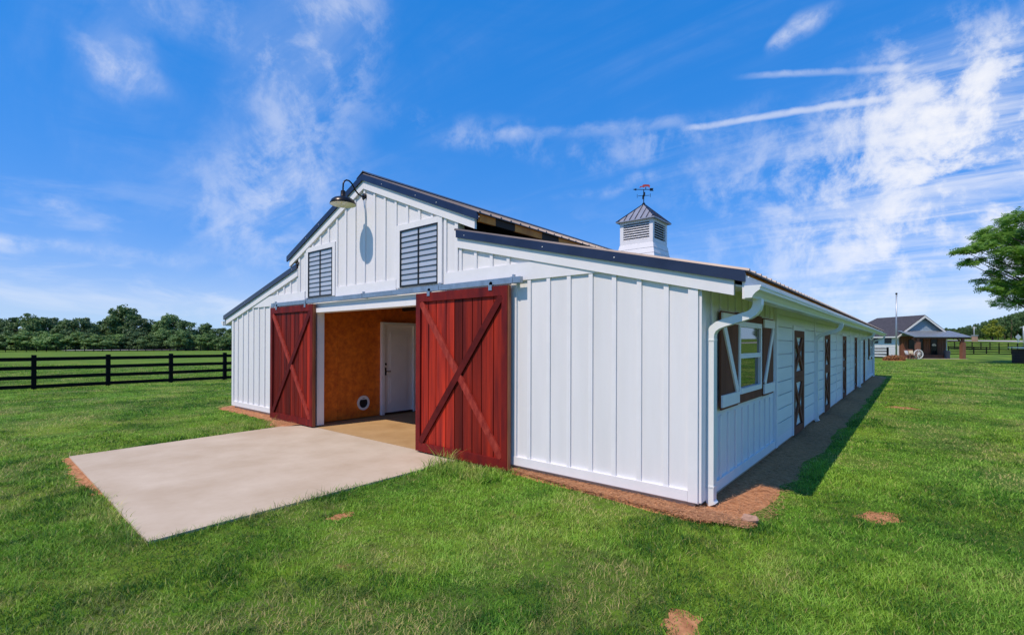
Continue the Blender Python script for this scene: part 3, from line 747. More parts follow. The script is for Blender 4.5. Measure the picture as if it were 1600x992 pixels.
# side windows with Z-braced shutters
for (y0, y1) in (WIN1, WIN2):
    z0, z1 = .985, 1.875
    rpiece('window_head', M_brown, y0 - .02, y1 + .06, z1 + .002, z1 + .105, .001, .040)
    rpiece('window_apron', M_brown, y0 - .02, y1 + .06, z0 - .115, z0 - .002, .001, .040)
    rpiece('window_side_board', M_brown, y1 + .002, y1 + .06, z0 - .002, z1 + .002, .001, .034)
    fr = MB(); t = .065
    fr.box(.001, .055, y0, y0 + t, z0, z1); fr.box(.001, .055, y1 - t, y1, z0, z1); fr.box(.001, .055, y0 + t, y1 - t, z1 - t, z1); fr.box(.001, .062, y0 + t, y1 - t, z0, z0 + t)
    w = fr.build('side_window', M_wtrim, barn); zm = (z0 + z1) / 2 + .02
    rpiece('meeting_rail', M_wtrim, y0 + t, y1 - t, zm - .03, zm + .03, .001, .050, w)
    rpiece('upper_pane', M_glass, y0 + t, y1 - t, zm + .03, z1 - t, .012, .030, w)
    rpiece('lower_pane', M_glass, y0 + t, y1 - t, z0 + t, zm - .03, .002, .018, w)
    for (a, b_, up) in ((y0 - .70, y0 - .03, 1), (y1 + .10, y1 + .74, -1)):
        sh = MB().box(.024, .030, a + .005, b_ - .005, z0 - .10, z1 + .07).build('shutter', M_brown, barn)
        n = 4; ww = (b_ - a) / n
        for i in range(n): rpiece('plank', M_brown, a + ww * i + .002, a + ww * (i + 1) - .002, z0 - .12, z1 + .09, .030, .048, sh)
        rpiece('rail', M_wtrim, a, b_, z0 - .09, z0 + .045, .048, .068, sh); rpiece('rail', M_wtrim, a, b_, z1 - .045, z1 + .07, .048, .068, sh)
        p, q_ = ((a + .06, z1 - .05), (b_ - .06, z0 + .05)) if up > 0 else ((b_ - .06, z1 - .05), (a + .06, z0 + .05))
        brace('diagonal', sh, M_wtrim, (.057, p[0], p[1]), (.057, q_[0], q_[1]), .10, .018, (1, 0, 0))

# ------------------------------------------------------------------ barn light
LX = -5.93
lamp = thing('barn_light', (LX, 0, 4.22), 'bronze gooseneck lamp with white inner shade above the barn doors', 'lamp')
MB().tube([(LX, 0, 4.22), (LX, -.022, 4.22), (LX, -.03, 4.22)], [.062, .062, .045], 18).build('mount', M_lampcap, lamp, smooth=True)
arc = [(0, 4.22), (-.06, 4.215), (-.13, 4.235), (-.185, 4.285), (-.225, 4.34), (-.265, 4.395), (-.315, 4.428), (-.365, 4.428), (-.405, 4.40), (-.428, 4.35), (-.432, 4.28), (-.432, 4.22)]
MB().tube([(LX, y, z) for y, z in arc], .014, 10).build('arm', M_lampcap, lamp, smooth=True)
sh = MB().lathe([(.0, .245), (.038, .24), (.045, .15), (.065, .135), (.09, .12), (.15, .105), (.19, .075), (.213, .03), (.218, 0), (.214, 0)], (LX, -.432, 3.985)).build('shade', M_lampcap, lamp, smooth=True)
MB().lathe([(.213, .0), (.205, .03), (.18, .07), (.14, .098), (.06, .112), (.0, .114)], (LX, -.432, 3.985)).build('shade_lining', M_lampin, sh, smooth=True)
MB().lathe([(.0, .11), (.03, .10), (.045, .05), (.03, .015), (0, .008)], (LX, -.432, 3.985), 12).build('bulb', M_lampin, lamp, smooth=True)

# ------------------------------------------------------------------ cupola and weathervane
cup = thing('cupola', (C0, 11.625, 4.35), 'white louvred cupola with dark standing seam roof on the barn ridge', 'cupola')
S = .625; Y0 = 11.0; Y1 = 12.25; YC = 11.625
bp = MB()
def frus(b, lo, hi, z0, z1):
    o = len(b.v)
    for (h, z) in ((lo, z0), (hi, z1)):
        b.v += [(C0 - h, YC - h, z), (C0 + h, YC - h, z), (C0 + h, YC + h, z), (C0 - h, YC + h, z)]
    b.f += [(o, o + 1, o + 2, o + 3)[::-1], (o + 4, o + 5, o + 6, o + 7)] + [(o + i, o + (i + 1) % 4, o + 4 + (i + 1) % 4, o + 4 + i) for i in range(4)]
    return b
hs_ = [(.745, 4.33), (.72, 4.55), (.69, 4.76), (.66, 4.95), (.635, 5.12)]
for i in range(4):
    frus(MB(), hs_[i][0] + .012, hs_[i + 1][0] + .004, hs_[i][1], hs_[i + 1][1] - .004).build('lap_board', M_wtrim, cup)
frus(MB(), S - .10, S - .10, 5.10, 5.96).build('core', M_void, cup)
for (a, b_) in ((-1, -1), (1, -1), (1, 1), (-1, 1)):
    x0, x1 = sorted((C0 + a * S, C0 + a * (S - .13))); y0, y1 = sorted((YC + b_ * S, YC + b_ * (S - .13)))
    MB().box(x0, x1, y0, y1, 5.10, 5.965).build('corner_post', M_wtrim, cup)
for ax in 'xy':
    for sg in (-1, 1):
        for (z0, z1) in ((5.10, 5.27), (5.87, 5.965)):
            if ax == 'y': x0, x1, y0, y1 = C0 - S + .13, C0 + S - .13, *sorted((YC + sg * S, YC + sg * (S - .05)))
            else: x0, x1, y0, y1 = *sorted((C0 + sg * S, C0 + sg * (S - .05))), YC - S + .13, YC + S - .13
            piece('face_board', cup, M_wtrim, x0, x1, y0, y1, z0, z1)
        for i in range(7):
            z = 5.275 + .085 * i
            pr = [(S - .012, z), (S - .005, z + .012), (S - .085, z + .075), (S - .092, z + .063)]
            if ax == 'y': MB().prism([(YC + sg * a, zz) for a, zz in pr], 'x', C0 - S + .13, C0 + S - .13).build('louvre_slat', M_wtrim, cup)
            else: MB().prism([(C0 + sg * a, zz) for a, zz in pr], 'y', YC - S + .13, YC + S - .13).build('louvre_slat', M_wtrim, cup)
rf = frus(MB(), .735, .01, 5.967, 6.68)
frus(rf, .74, .74, 5.955, 5.985)
rf = rf.build('roof', M_copper, cup)
for sg in range(4):
    t = math.pi / 2 * sg; ca, sa = math.cos(t), math.sin(t)
    for k in (-3, -2, -1, 0, 1, 2, 3):
        u = .21 * k; top = 6.68 - abs(u) / .735 * (6.68 - 5.975)
        p = (u, -.735, 5.985); q_ = (u, -.735 * (top - 5.967) / .713 * 0 - max(.012, abs(u)), top + .004)
        P = [(C0 + a * ca - b_ * sa, YC + a * sa + b_ * ca, z) for a, b_, z in (p, q_)]
        MB().bar(P[0], P[1], .02, .03).build('seam', M_navy, rf)
    P = [(C0 + a * ca - b_ * sa, YC + a * sa + b_ * ca, z) for a, b_, z in ((-.735, -.735, 5.985), (0, 0, 6.695))]
    MB().bar(P[0], P[1], .035, .03).build('hip_cap', M_navy, rf)
vane = thing('weathervane', (C0, YC, 6.68), 'black arrow weathervane with small red figure on top of the cupola', 'weathervane')
MB().tube([(C0, YC, 6.62), (C0, YC, 7.22)], .016, 8).tube([(C0, YC, 6.66), (C0, YC, 6.70), (C0, YC, 6.74)], [.05, .06, .02], 10).build('pole', M_black, vane)
rx = Vector((math.cos(YAW), -math.sin(YAW), 0))
def rel(a, z): return Vector((C0, YC, z)) + rx * a
MB().tube([rel(-.30, 7.215), rel(.28, 7.215)], .012, 6).build('arrow_shaft', M_black, vane)
def flat(poly, t=.012):
    b = MB(); n = len(poly); nn = Vector((math.sin(YAW), math.cos(YAW), 0)) * t / 2
    for sgn in (-1, 1): b.v += [tuple(rel(a, z) + nn * sgn) for a, z in poly]
    b.f += [tuple(range(n)), tuple(n + i for i in reversed(range(n)))] + [(i, n + i, n + (i + 1) % n, (i + 1) % n) for i in range(n)]
    return b
flat([(.22, 7.165), (.36, 7.165), (.33, 7.215), (.36, 7.265), (.22, 7.265)]).build('arrow_tail', M_black, vane)
flat([(-.40, 7.215), (-.27, 7.175), (-.27, 7.255)]).build('arrow_head', M_black, vane)
flat([(-.16, 7.29), (-.13, 7.33), (-.06, 7.34), (-.03, 7.39), (.06, 7.40), (.19, 7.395), (.225, 7.36), (.21, 7.28), (.185, 7.28), (.175, 7.325), (.03, 7.32), (.02, 7.28), (-.005, 7.28), (-.02, 7.31), (-.09, 7.30), (-.13, 7.275)], .02).build('red_figure', M_pinkred, vane)
flat([(.06, 7.22), (.085, 7.22), (.085, 7.30), (.06, 7.30)]).build('figure_stay', M_black, vane)
MB().lathe([(0, .045), (.035, .03), (.045, 0), (.035, -.03), (0, -.045)], (C0, YC, 6.99), 12).build('ball', M_black, vane)
for k in range(4):
    t = YAW * 0 + math.pi / 2 * k + .5; d = Vector((math.cos(t), math.sin(t), 0)); p = Vector((C0, YC, 6.99)); e = p + d * .20
    MB().tube([p, e], .009, 6).build('pointer_arm', M_black, vane)
    MB().bar(e - Vector((0, 0, .06)) + d * .03, e + Vector((0, 0, .06)) + d * .03, .07, .012, d).build('compass_letter', M_black, vane)

# ------------------------------------------------------------------ stone at the corner
random.seed(3)
st = MB(); ph = [(.0, .0)]
st.lathe([(0, -.02), (.07, -.015), (.085, .02), (.06, .05), (0, .06)], (.47, .02, -.09), 9)
st.v = [(x + random.uniform(-.012, .012), .02 + (y - .02) * .6 + random.uniform(-.01, .01), z + random.uniform(-.008, .008)) for x, y, z in st.v]
tag(st.build('stone', M_stone), 'small pinkish broken stone lying on the soil by the barn corner', 'stone')

# ------------------------------------------------------------------ fences
def fence(name, pts, n_rails, hgt, label, cat='fence', rail_h=.145, post_w=.15, sag=True, group=None):
    p0 = Vector(pts[0]); root = thing(name, (p0.x, p0.y, zg(p0.x, p0.y)), label, cat, group)
    rails_z = [hgt * (.088 + (.885 - .088) * i / (n_rails - 1)) for i in range(n_rails)]
    for i, p in enumerate(pts):
        z = zg(p[0], p[1]); piece('post', root, M_fence, p[0] - post_w / 2, p[0] + post_w / 2, p[1] - post_w / 2, p[1] + post_w / 2, z - .1, z + hgt * random.uniform(.985, 1.015))
    for i in range(len(pts) - 1):
        a = Vector(pts[i]); c = Vector(pts[i + 1]); d = (c - a).normalized(); nn = Vector((-d.y, d.x)); off = nn * (post_w / 2 + .015)
        if off.dot(Vector((CAM.x, CAM.y)) - a) < 0: off = -off
        for rz in rails_z:
            A = (a.x + off.x, a.y + off.y, zg(a.x, a.y) + rz + random.uniform(-.012, .012)); B = (c.x + off.x, c.y + off.y, zg(c.x, c.y) + rz + random.uniform(-.012, .012))
            o = brace('rail', root, M_fence, A, B, rail_h, .028, (nn.x, nn.y, 0))
    return root
XF = -26.0
fence('board_fence', [(XF + .02 * k, -7.0 + 2.36 * k) for k in range(12)], 4, 1.40, 'black four board fence across the lawn left of the barn')
def pts_cam(l0, d0, l1, d1, n):
    return [tuple(at(l0 + (l1 - l0) * i / n, d0 + (d1 - d0) * i / n).xy) for i in range(n + 1)]
fence('paddock_fence', pts_cam(px(-60, 116), 116, px(380, 150), 150, 32), 3, 1.45, 'distant black three board fence along the far edge of the left paddock', rail_h=.13, post_w=.16)
fence('yard_fence', pts_cam(px(1340, 60), 60, px(1387, 60), 60, 2), 4, 1.35, 'short black board fence between the barn end and the cottage', post_w=.22)
fence('roadside_fence', pts_cam(px(1482, 84), 84, px(1660, 84), 84, 9), 4, 1.40, 'black board fence right of the cottage porch, nearer of two', rail_h=.16)
fence('roadside_fence', pts_cam(px(1478, 100), 100, px(1680, 93), 93, 14), 4, 1.45, 'farther black board fence running along the pale road behind the cottage', rail_h=.15)

# roads
def ribbon(name, pts, w, m, label, lift=.03):
    b = MB()
    for i, p in enumerate(pts):
        p = Vector(p); d = (Vector(pts[min(i + 1, len(pts) - 1)]) - Vector(pts[max(i - 1, 0)])).normalized(); n_ = Vector((-d.y, d.x)) * w / 2
        for s in (-1, 1): q_ = p + n_ * s; b.v.append((q_.x, q_.y, zg(q_.x, q_.y) + lift))
    for i in range(len(pts) - 1): b.f.append((2 * i, 2 * i + 1, 2 * i + 3, 2 * i + 2))
    return tag(b.build(name, m, recalc=False), label, 'road', kind='structure')
ribbon('road', pts_cam(px(100, 140), 140, px(420, 172), 172, 12), 12, M_road, 'pale gravel road behind the far paddock fence', .25)
ribbon('road', pts_cam(px(1440, 128), 128, px(1900, 112), 112, 16), 6, M_road, 'pale country road at the foot of the pine hill', .06)

# ------------------------------------------------------------------ trees
def crown_mesh(name, seed, n_cl, n_leaf, rx_, ry_, rz_, leaf, m, flat_=1.0, low=-.9):
    rs = np.random.RandomState(seed); P = []; Q = []
    cl = []
    while len(cl) < n_cl:
        p = rs.uniform(-1, 1, 3); r_ = np.linalg.norm(p)
        if r_ > 1 or r_ < .25 or p[2] < low: continue
        w = 1.0 - .25 * max(0, p[2]); cl.append((p[0] * rx_ * w, p[1] * ry_ * w, p[2] * rz_, rs.uniform(.16, .34)))
    for (cx, cy, cz, cr) in cl:
        R0 = cr * (rx_ + rz_) / 2
        d = rs.normal(0, 1, (n_leaf, 3)); d /= np.linalg.norm(d, axis=1)[:, None]
        d *= (rs.uniform(.2, 1, n_leaf) ** .5)[:, None] * R0; d[:, 2] *= .7
        c = np.array([cx, cy, cz]) + d
        for k in range(n_leaf):
            n = d[k] / (np.linalg.norm(d[k]) + 1e-6) * .8 + rs.normal(0, .6, 3) + np.array([0, 0, .4]); n /= np.linalg.norm(n)
            a = np.cross(n, rs.normal(0, 1, 3)); a /= np.linalg.norm(a) + 1e-9; b_ = np.cross(n, a); s_ = leaf * rs.uniform(.6, 1.3)
            P += [c[k] - a * s_, c[k] + b_ * s_ * .55 * flat_, c[k] + a * s_, c[k] - b_ * s_ * .55 * flat_]
    P = np.array(P); nf = len(P) // 4
    me = bpy.data.meshes.new(name)
    me.vertices.add(len(P)); me.vertices.foreach_set('co', P.astype(np.float32).ravel())
    me.loops.add(nf * 4); me.loops.foreach_set('vertex_index', np.arange(nf * 4, dtype=np.int32))
    me.polygons.add(nf); me.polygons.foreach_set('loop_start', np.arange(0, nf * 4, 4, dtype=np.int32)); me.polygons.foreach_set('loop_total', np.full(nf, 4, dtype=np.int32))
    me.update(calc_edges=True); me.materials.append(m)
    return me
def trunk_mesh(name, h, r_, m, limbs=5, seed=0, spread=.5):
    rnd = random.Random(seed); b = MB()
    b.tube([(0, 0, -.3), (.02 * h * rnd.uniform(-1, 1), 0, h * .3), (.03 * h * rnd.uniform(-1, 1), .02 * h, h * .65), (0, 0, h)], [r_ * 1.25, r_ * .9, r_ * .65, r_ * .25], 9)
    for i in range(limbs):
        t = rnd.uniform(0, 6.28); z = h * rnd.uniform(.4, .85); l = h * spread * rnd.uniform(.5, 1)
        b.tube([(0, 0, z), (math.cos(t) * l * .5, math.sin(t) * l * .5, z + l * .3), (math.cos(t) * l, math.sin(t) * l, z + l * .5)], [r_ * .45, r_ * .28, r_ * .08], 6)
    me = bpy.data.meshes.new(name); me.from_pydata(b.v, [], b.f); me.materials.append(m)
    for p in me.polygons: p.use_smooth = True
    return me
VAR = [crown_mesh('crown_a', 1, 80, 75, 1, 1, 1, .075, M_leaf[0]), crown_mesh('crown_b', 2, 90, 70, 1, 1, 1, .07, M_leaf[1]),
       crown_mesh('crown_c', 3, 80, 75, 1, 1, 1, .08, M_leaf[2]), crown_mesh('crown_d', 4, 90, 70, 1, 1, 1, .07, M_leaf[0]), crown_mesh('crown_e', 5, 60, 70, 1, 1, 1, .075, M_leaf[3])]
TRK = trunk_mesh('trunk', 1, .035, M_bark, 6, 5)
def tree(name, loc, h, w, kind, label, cat='tree', group=None, rot=0.0, low=.12, trunk=TRK):
    root = thing(name, loc, label, cat, group); root.rotation_euler.z = rot
    t = bpy.data.objects.new('trunk', trunk); COL.objects.link(t); t.parent = root; t.scale = (h, h, h * .8)
    c = bpy.data.objects.new('crown', VAR[kind]); COL.objects.link(c); c.parent = root
    cz = h * (low + (1 - low) / 2); c.location = (0, 0, cz); c.scale = (w / 2, w / 2, h * (1 - low) / 2)
    return root
rt = random.Random(11)
ORD = ['first', 'second', 'third', 'fourth', 'fifth', 'sixth', 'seventh', 'eighth', 'ninth', 'tenth', 'eleventh', 'twelfth', 'thirteenth', 'fourteenth', 'fifteenth', 'sixteenth', 'seventeenth', 'eighteenth', 'nineteenth', 'twentieth']
# back row across the road: picture column, top row in the picture, width in pixels, kind
rowA = [(-45, 496, 60, 1), (-8, 498, 48, 0), (22, 497, 46, 1), (48, 491, 52, 3), (78, 497, 48, 1), (104, 500, 44, 0), (128, 497, 46, 1), (152, 503, 40, 3), (172, 500, 44, 1),
        (194, 479, 52, 0), (222, 498, 44, 1), (240, 503, 36, 3), (264, 492, 46, 0), (290, 502, 42, 1), (322, 506, 36, 0), (345, 513, 40, 1), (372, 512, 44, 0), (400, 515, 40, 1)]
for i, (x, yt, w, k) in enumerate(rowA):
    D = 172 + rt.uniform(-6, 6); l = px(x, D); p = at(l, D); z = zg(p.x, p.y)
    hor = 534.5 + 1.5 + .0033 * (x - 800); h = (hor - yt) * D / 755.4 + 1.6 - z
    nm = 'tallest leafy tree in the far left wood' if i == 9 else 'dark leafy tree in the back row beyond the paddock, %s from the left' % ORD[i]
    tree('broadleaf_tree', (p.x, p.y, z), h, w * D / 755.4, k, nm, 'tree', 'trees beyond the left paddock', rt.uniform(0, 6.28), .08)
# lighter bushes in front of them
rowB = [(-20, 518, 60, 1), (10, 520, 44, 3), (52, 517, 58, 2), (82, 521, 48, 2), (104, 524, 40, 1), (122, 519, 46, 2), (140, 521, 42, 0), (160, 523, 50, 2), (186, 522, 42, 2), (209, 518, 42, 1),
        (235, 524, 40, 0), (256, 516, 40, 2), (284, 516, 40, 0), (304, 523, 34, 2), (326, 521, 34, 2), (348, 526, 32, 0), (368, 524, 36, 2)]
for i, (x, yt, w, k) in enumerate(rowB):
    D = 158 + rt.uniform(-3, 3); l = px(x, D); p = at(l, D); z = zg(p.x, p.y)
    hor = 534.5 + 1.5 + .0033 * (x - 800); h = (hor - yt) * D / 755.4 + 1.6 - z
    tree('bushy_tree', (p.x, p.y, z), h, w * D / 755.4, k, 'rounded bushy tree at the wood edge behind the road, %s from the left' % ORD[i], 'tree', 'bushes in front of the left wood', rt.uniform(0, 6.28), -.05)
# pine hill on the right
PVAR = [crown_mesh('pine_crown_a', 21, 30, 46, 1, 1, 1, .10, M_pine, .8), crown_mesh('pine_crown_b', 22, 34, 42, 1, 1, 1, .10, M_pine, .8)]
PTRK = trunk_mesh('pine_trunk', 1, .018, M_pinebark, 3, 9, .15)
def pine(loc, h, w, k, label, rot, low=.38):
    root = thing('pine_tree', loc, label, 'tree', 'pines on the hill behind the cottage'); root.rotation_euler.z = rot
    t = bpy.data.objects.new('trunk', PTRK); COL.objects.link(t); t.parent = root; t.scale = (h * 1.2, h * 1.2, h)
    c = bpy.data.objects.new('crown', PVAR[k]); COL.objects.link(c); c.parent = root
    c.location = (0, 0, h * (low + (1 - low) / 2)); c.scale = (w / 2, w / 2, h * (1 - low) / 2)
def top_row(x): return 522 - (x - 1470) / 130 * 35 if x < 1600 else 487 - (x - 1600) * .06
n = 0
for x in range(1470, 1700, 10):
    D = 152 - (x - 1470) * .05 + rt.uniform(-4, 4); p = at(px(x, D), D); z = zg(p.x, p.y); hor = 538
    h = (hor - top_row(x) + rt.uniform(-3, 3) - 3) * D / 755.4 + 1.6 - z
    h = max(3.5, h)
    pine((p.x, p.y, z), h, max(3.2, h * .50) * rt.uniform(.85, 1.15), n % 2, 'tall pine at the front of the hill wood, %s from the cottage' % (ORD + ['twenty-first', 'twenty-second', 'twenty-third', 'twenty-fourth'])[n], rt.uniform(0, 6.28), .30 if n % 3 else .15); n += 1
# the mass of pines behind reads as one wood
Pm = []; src = np.empty(len(PVAR[0].vertices) * 3, np.float32); PVAR[0].vertices.foreach_get('co', src); src = src.reshape(-1, 3)
for x in range(1462, 1760, 6):
    for D0 in (166, 180, 196):
        D = D0 - (x - 1470) * .05 + rt.uniform(-4, 4); p = at(px(x, D), D); z = zg(p.x, p.y)
        h = max(3.5, (538 - top_row(x) + rt.uniform(-2, 3.0)) * D / 755.4 + 1.6 - z); t = rt.uniform(0, 6.28); c, s = math.cos(t), math.sin(t); w = max(3.2, h * .46)
        q_ = src * np.array([w / 2, w / 2, h * .5]); q_ = np.stack([q_[:, 0] * c - q_[:, 1] * s + p.x, q_[:, 0] * s + q_[:, 1] * c + p.y, q_[:, 2] + z + h * .5], 1); Pm.append(q_)
Pm = np.concatenate(Pm); nf = len(Pm) // 4
me = bpy.data.meshes.new('pine_wood'); me.vertices.add(len(Pm)); me.vertices.foreach_set('co', Pm.astype(np.float32).ravel()); me.loops.add(nf * 4); me.loops.foreach_set('vertex_index', np.arange(nf * 4, dtype=np.int32))
me.polygons.add(nf); me.polygons.foreach_set('loop_start', np.arange(0, nf * 4, 4, dtype=np.int32)); me.polygons.foreach_set('loop_total', np.full(nf, 4, dtype=np.int32)); me.update(calc_edges=True); me.materials.append(M_pine)
o = bpy.data.objects.new('pine_wood', me); COL.objects.link(o); tag(o, 'dense mass of dark pines covering the far hill on the right', 'wood', kind='stuff')
D = 140; p = at(px(1551, D), D); tree('broadleaf_tree', (p.x, p.y, zg(p.x, p.y)), (538 - 501) * D / 755.4 + 1.6 - zg(p.x, p.y), 26 * D / 755.4, 4, 'yellow-green tree in front of the dark pines on the right', 'tree', None, 0, .05)

# large leafy tree at the right edge
BT_D = 42; bt = at(px(1652, BT_D), BT_D)
big = thing('ash_tree', (bt.x, bt.y, zg(bt.x, bt.y)), 'large spreading leafy tree overhanging the lawn at the right edge', 'tree')
def big_crown():
    rs = np.random.RandomState(31); P = []
    f = Vector((math.sin(YAW), math.cos(YAW), 0)); r_ = Vector((math.cos(YAW), -math.sin(YAW), 0))
    br = []
    # boughs: (lateral offset from the trunk, height, radius, flatness)
    def bough(x, y, rad_, hl, dd=0.0): br.append((px(x, BT_D) - px(1652, BT_D), (536.5 - y) * BT_D / 755.4 + 1.6, rad_, hl, dd))
    for a in ((1590, 338, 1.5, .55), (1570, 352, 1.3, .5, .8), (1556, 366, 1.1, .5), (1612, 330, 1.7, .6), (1540, 378, 1.1, .42), (1522, 384, 1.0, .40), (1505, 388, .75, .35), (1562, 392, 1.4, .5, -1),
              (1585, 402, 1.6, .55), (1530, 400, .8, .35, .5), (1512, 407, .5, .3), (1575, 420, 1.4, .5), (1556, 432, 1.0, .42, .6), (1545, 446, .7, .35), (1590, 440, 1.5, .5, -.8), (1572, 452, .9, .35),
              (1598, 466, .9, .4), (1625, 450, 1.8, .6), (1640, 400, 2.4, .8), (1660, 350, 2.6, .8), (1700, 380, 2.6, .8), (1740, 420, 2.2, .7), (1690, 450, 2.2, .6), (1720, 340, 2.0, .7), (1630, 360, 1.8, .6, 1.5), (1610, 380, 1.6, .6, -1.8)): bough(*a)
    for k in range(16): br.append((rs.uniform(-2.5, 4.5), rs.uniform(5.5, 12.5), rs.uniform(1.3, 2.2), .6, rs.uniform(-5, 5)))
    org = Vector((0, 0, 0))
    for (la, h, rad_, hl, dd) in br:
        n = int(88 * rad_ ** 1.7) + 26
        for _ in range(n):
            d = rs.normal(0, 1, 3); d /= np.linalg.norm(d); d *= rad_ * .92 * rs.uniform(.25, 1) ** .6; d[2] *= hl * .75
            c = np.array(r_) * (la + d[0]) + np.array(f) * (dd + d[1]) + np.array([0, 0, h - zg(bt.x, bt.y) * 0 + d[2]])
            # a compound leaf: leaflets along a drooping stalk pointing outward
            o = np.array(r_) * d[0] + np.array(f) * d[1]; o = o / (np.linalg.norm(o) + 1e-6) + rs.normal(0, .45, 3); o[2] = rs.uniform(-.55, .1); o /= np.linalg.norm(o)
            sd_ = np.cross(o, np.array([0, 0, 1.0]) + rs.normal(0, .55, 3)); sd_ /= np.linalg.norm(sd_) + 1e-9; up = np.cross(sd_, o)
            Ls = rs.uniform(.30, .46)
            for j in range(4):
                b0 = c + o * Ls * (j / 3.0)
                for s in (-1, 1):
                    a = (sd_ * s * .8 + o * .55 + up * rs.uniform(-.25, .1)); a /= np.linalg.norm(a); w_ = np.cross(a, up) * .052; l = rs.uniform(.16, .24)
                    P += [b0, b0 + a * l * .45 + w_, b0 + a * l, b0 + a * l * .45 - w_]
    P = np.array(P); nf = len(P) // 4
    me = bpy.data.meshes.new('crown'); me.vertices.add(len(P)); me.vertices.foreach_set('co', P.astype(np.float32).ravel()); me.loops.add(nf * 4); me.loops.foreach_set('vertex_index', np.arange(nf * 4, dtype=np.int32))
    me.polygons.add(nf); me.polygons.foreach_set('loop_start', np.arange(0, nf * 4, 4, dtype=np.int32)); me.polygons.foreach_set('loop_total', np.full(nf, 4, dtype=np.int32)); me.update(calc_edges=True); me.materials.append(M_bigleaf)
    o = bpy.data.objects.new('crown', me); COL.objects.link(o); o.parent = big
    # trunk and limbs reach each bough
    b = MB(); b.tube([(0, 0, -.3), (.05, 0, 2.2), (.1, .1, 5), (0, 0, 9), (.1, 0, 12)], [.42, .33, .26, .16, .05], 12); b.build('trunk', M_bark, big, org=Vector((0, 0, 0)), smooth=True)
    b = MB()
    for (la, h, rad_, hl, dd) in br:
        e = r_ * la + f * dd; z0 = max(3.0, h - 1.5 - .35 * abs(la)); b.tube([(0, 0, z0), tuple(e * .5 + Vector((0, 0, (z0 + h) / 2 + .2))), tuple(e + Vector((0, 0, h)))], [.11, .06, .015], 6)
    b.build('limbs', M_bark, big, org=Vector((0, 0, 0)), smooth=True)
big_crown()

# ------------------------------------------------------------------ cottage
HD = 60.0
def loc_house(): return at(px(1403, HD), HD, zg(0, 0))
hl = loc_house(); cot = thing('cottage', hl, 'small cottage with charcoal hipped roof, blue grey gable and timber porch', 'cottage')
cot.rotation_euler.z = -YAW                    # local x to the right, local y away from the road
ORG['cottage_local'] = Vector((0, 0, 0))
class LocalRoot: pass
def hb_(b, name, m, parent=cot): return b.build(name, m, parent, org=Vector((0, 0, 0)))
Wd = 6.0; Ln = 10.0; EZ = 3.0; RZ = 5.25; ov = .42
# lower walls: brown cedar front, white lap siding on the left
hb_(MB().prism([(0, 0), (Wd, 0), (Wd, EZ), (Wd / 2, RZ - .1), (0, EZ)], 'y', 0, .15), 'front_wall', M_bluegrey)
hb_(MB().box(0, .15, .151, Ln, 0, EZ), 'left_wall', M_white)
hb_(MB().box(Wd - .15, Wd, .151, Ln, 0, EZ), 'right_wall', M_white)
hb_(MB().box(.151, Wd - .151, Ln - .15, Ln, 0, EZ), 'back_wall', M_white)
sid = MB()
for i in range(13):
    z = .15 + .21 * i; sid.prism([(-.035, z), (0, z), (0, z + .21), (-.010, z + .21)], 'y', .02, Ln)
hb_(sid, 'lap_siding', M_white2)
for i in range(19):
    x = .05 + i * .315; p_ = piece('cedar_board', cot, M_cedar, 0, 1, 0, 1, 0, 1); p_.location = (x + .12, -.018, 1.38); p_.scale = (.285, .034, 2.76)
hb_(MB().box(-.06, .10, -.06, .02, 0, EZ), 'corner_board', M_white2)
hb_(MB().box(Wd - .08, Wd + .06, -.06, .02, 0, EZ - .1), 'corner_board', M_white2)
gl = MB()
for i in range(9):
    z = EZ - .25 + .22 * i; h_ = max(.05, (RZ - .2 - z) / (RZ - EZ) * Wd / 2)
    gl.prism([(-.005, z), (-.04, z), (-.012, z + .22), (-.005, z + .22)], 'x', Wd / 2 - h_, Wd / 2 + h_)
hb_(gl, 'gable_siding', M_bluegrey)
# roof: gable in front, hip behind
sl = (RZ - EZ) / (Wd / 2); e0 = EZ - sl * ov; yb = Ln + ov; rb = Ln + ov - 3.0
rv = [(-ov, -ov, e0), (Wd + ov, -ov, e0), (Wd / 2, -ov, RZ), (-ov, yb, e0), (Wd + ov, yb, e0), (Wd / 2, rb, RZ)]
b = MB(); b.v = rv + [(x, y, z + .12) for x, y, z in rv]
b.f = [(6, 9, 11, 8), (7, 8, 11, 10), (9, 10, 11), (0, 2, 5, 3), (1, 4, 5, 2), (3, 5, 4), (0, 6, 8, 2), (2, 8, 7, 1), (0, 3, 9, 6), (1, 7, 10, 4), (3, 4, 10, 9)]
rfc = hb_(b, 'roof', M_shingle)
for s in (0, 1):
    xa = -ov - .03 if s == 0 else Wd + ov + .03; xb = Wd / 2
    hb_(MB().prism([(xa, e0 - .02), (xb, RZ + .02), (xb, RZ - .24), (xa, e0 - .24)], 'y', -ov - .05, -ov - .002), 'barge_board', M_white2, cot)
    xe = -ov - .04 if s == 0 else Wd + ov
    hb_(MB().box(xe, xe + .04, -ov, yb, e0 - .14, e0 + .03), 'eave_board', M_white2, cot)
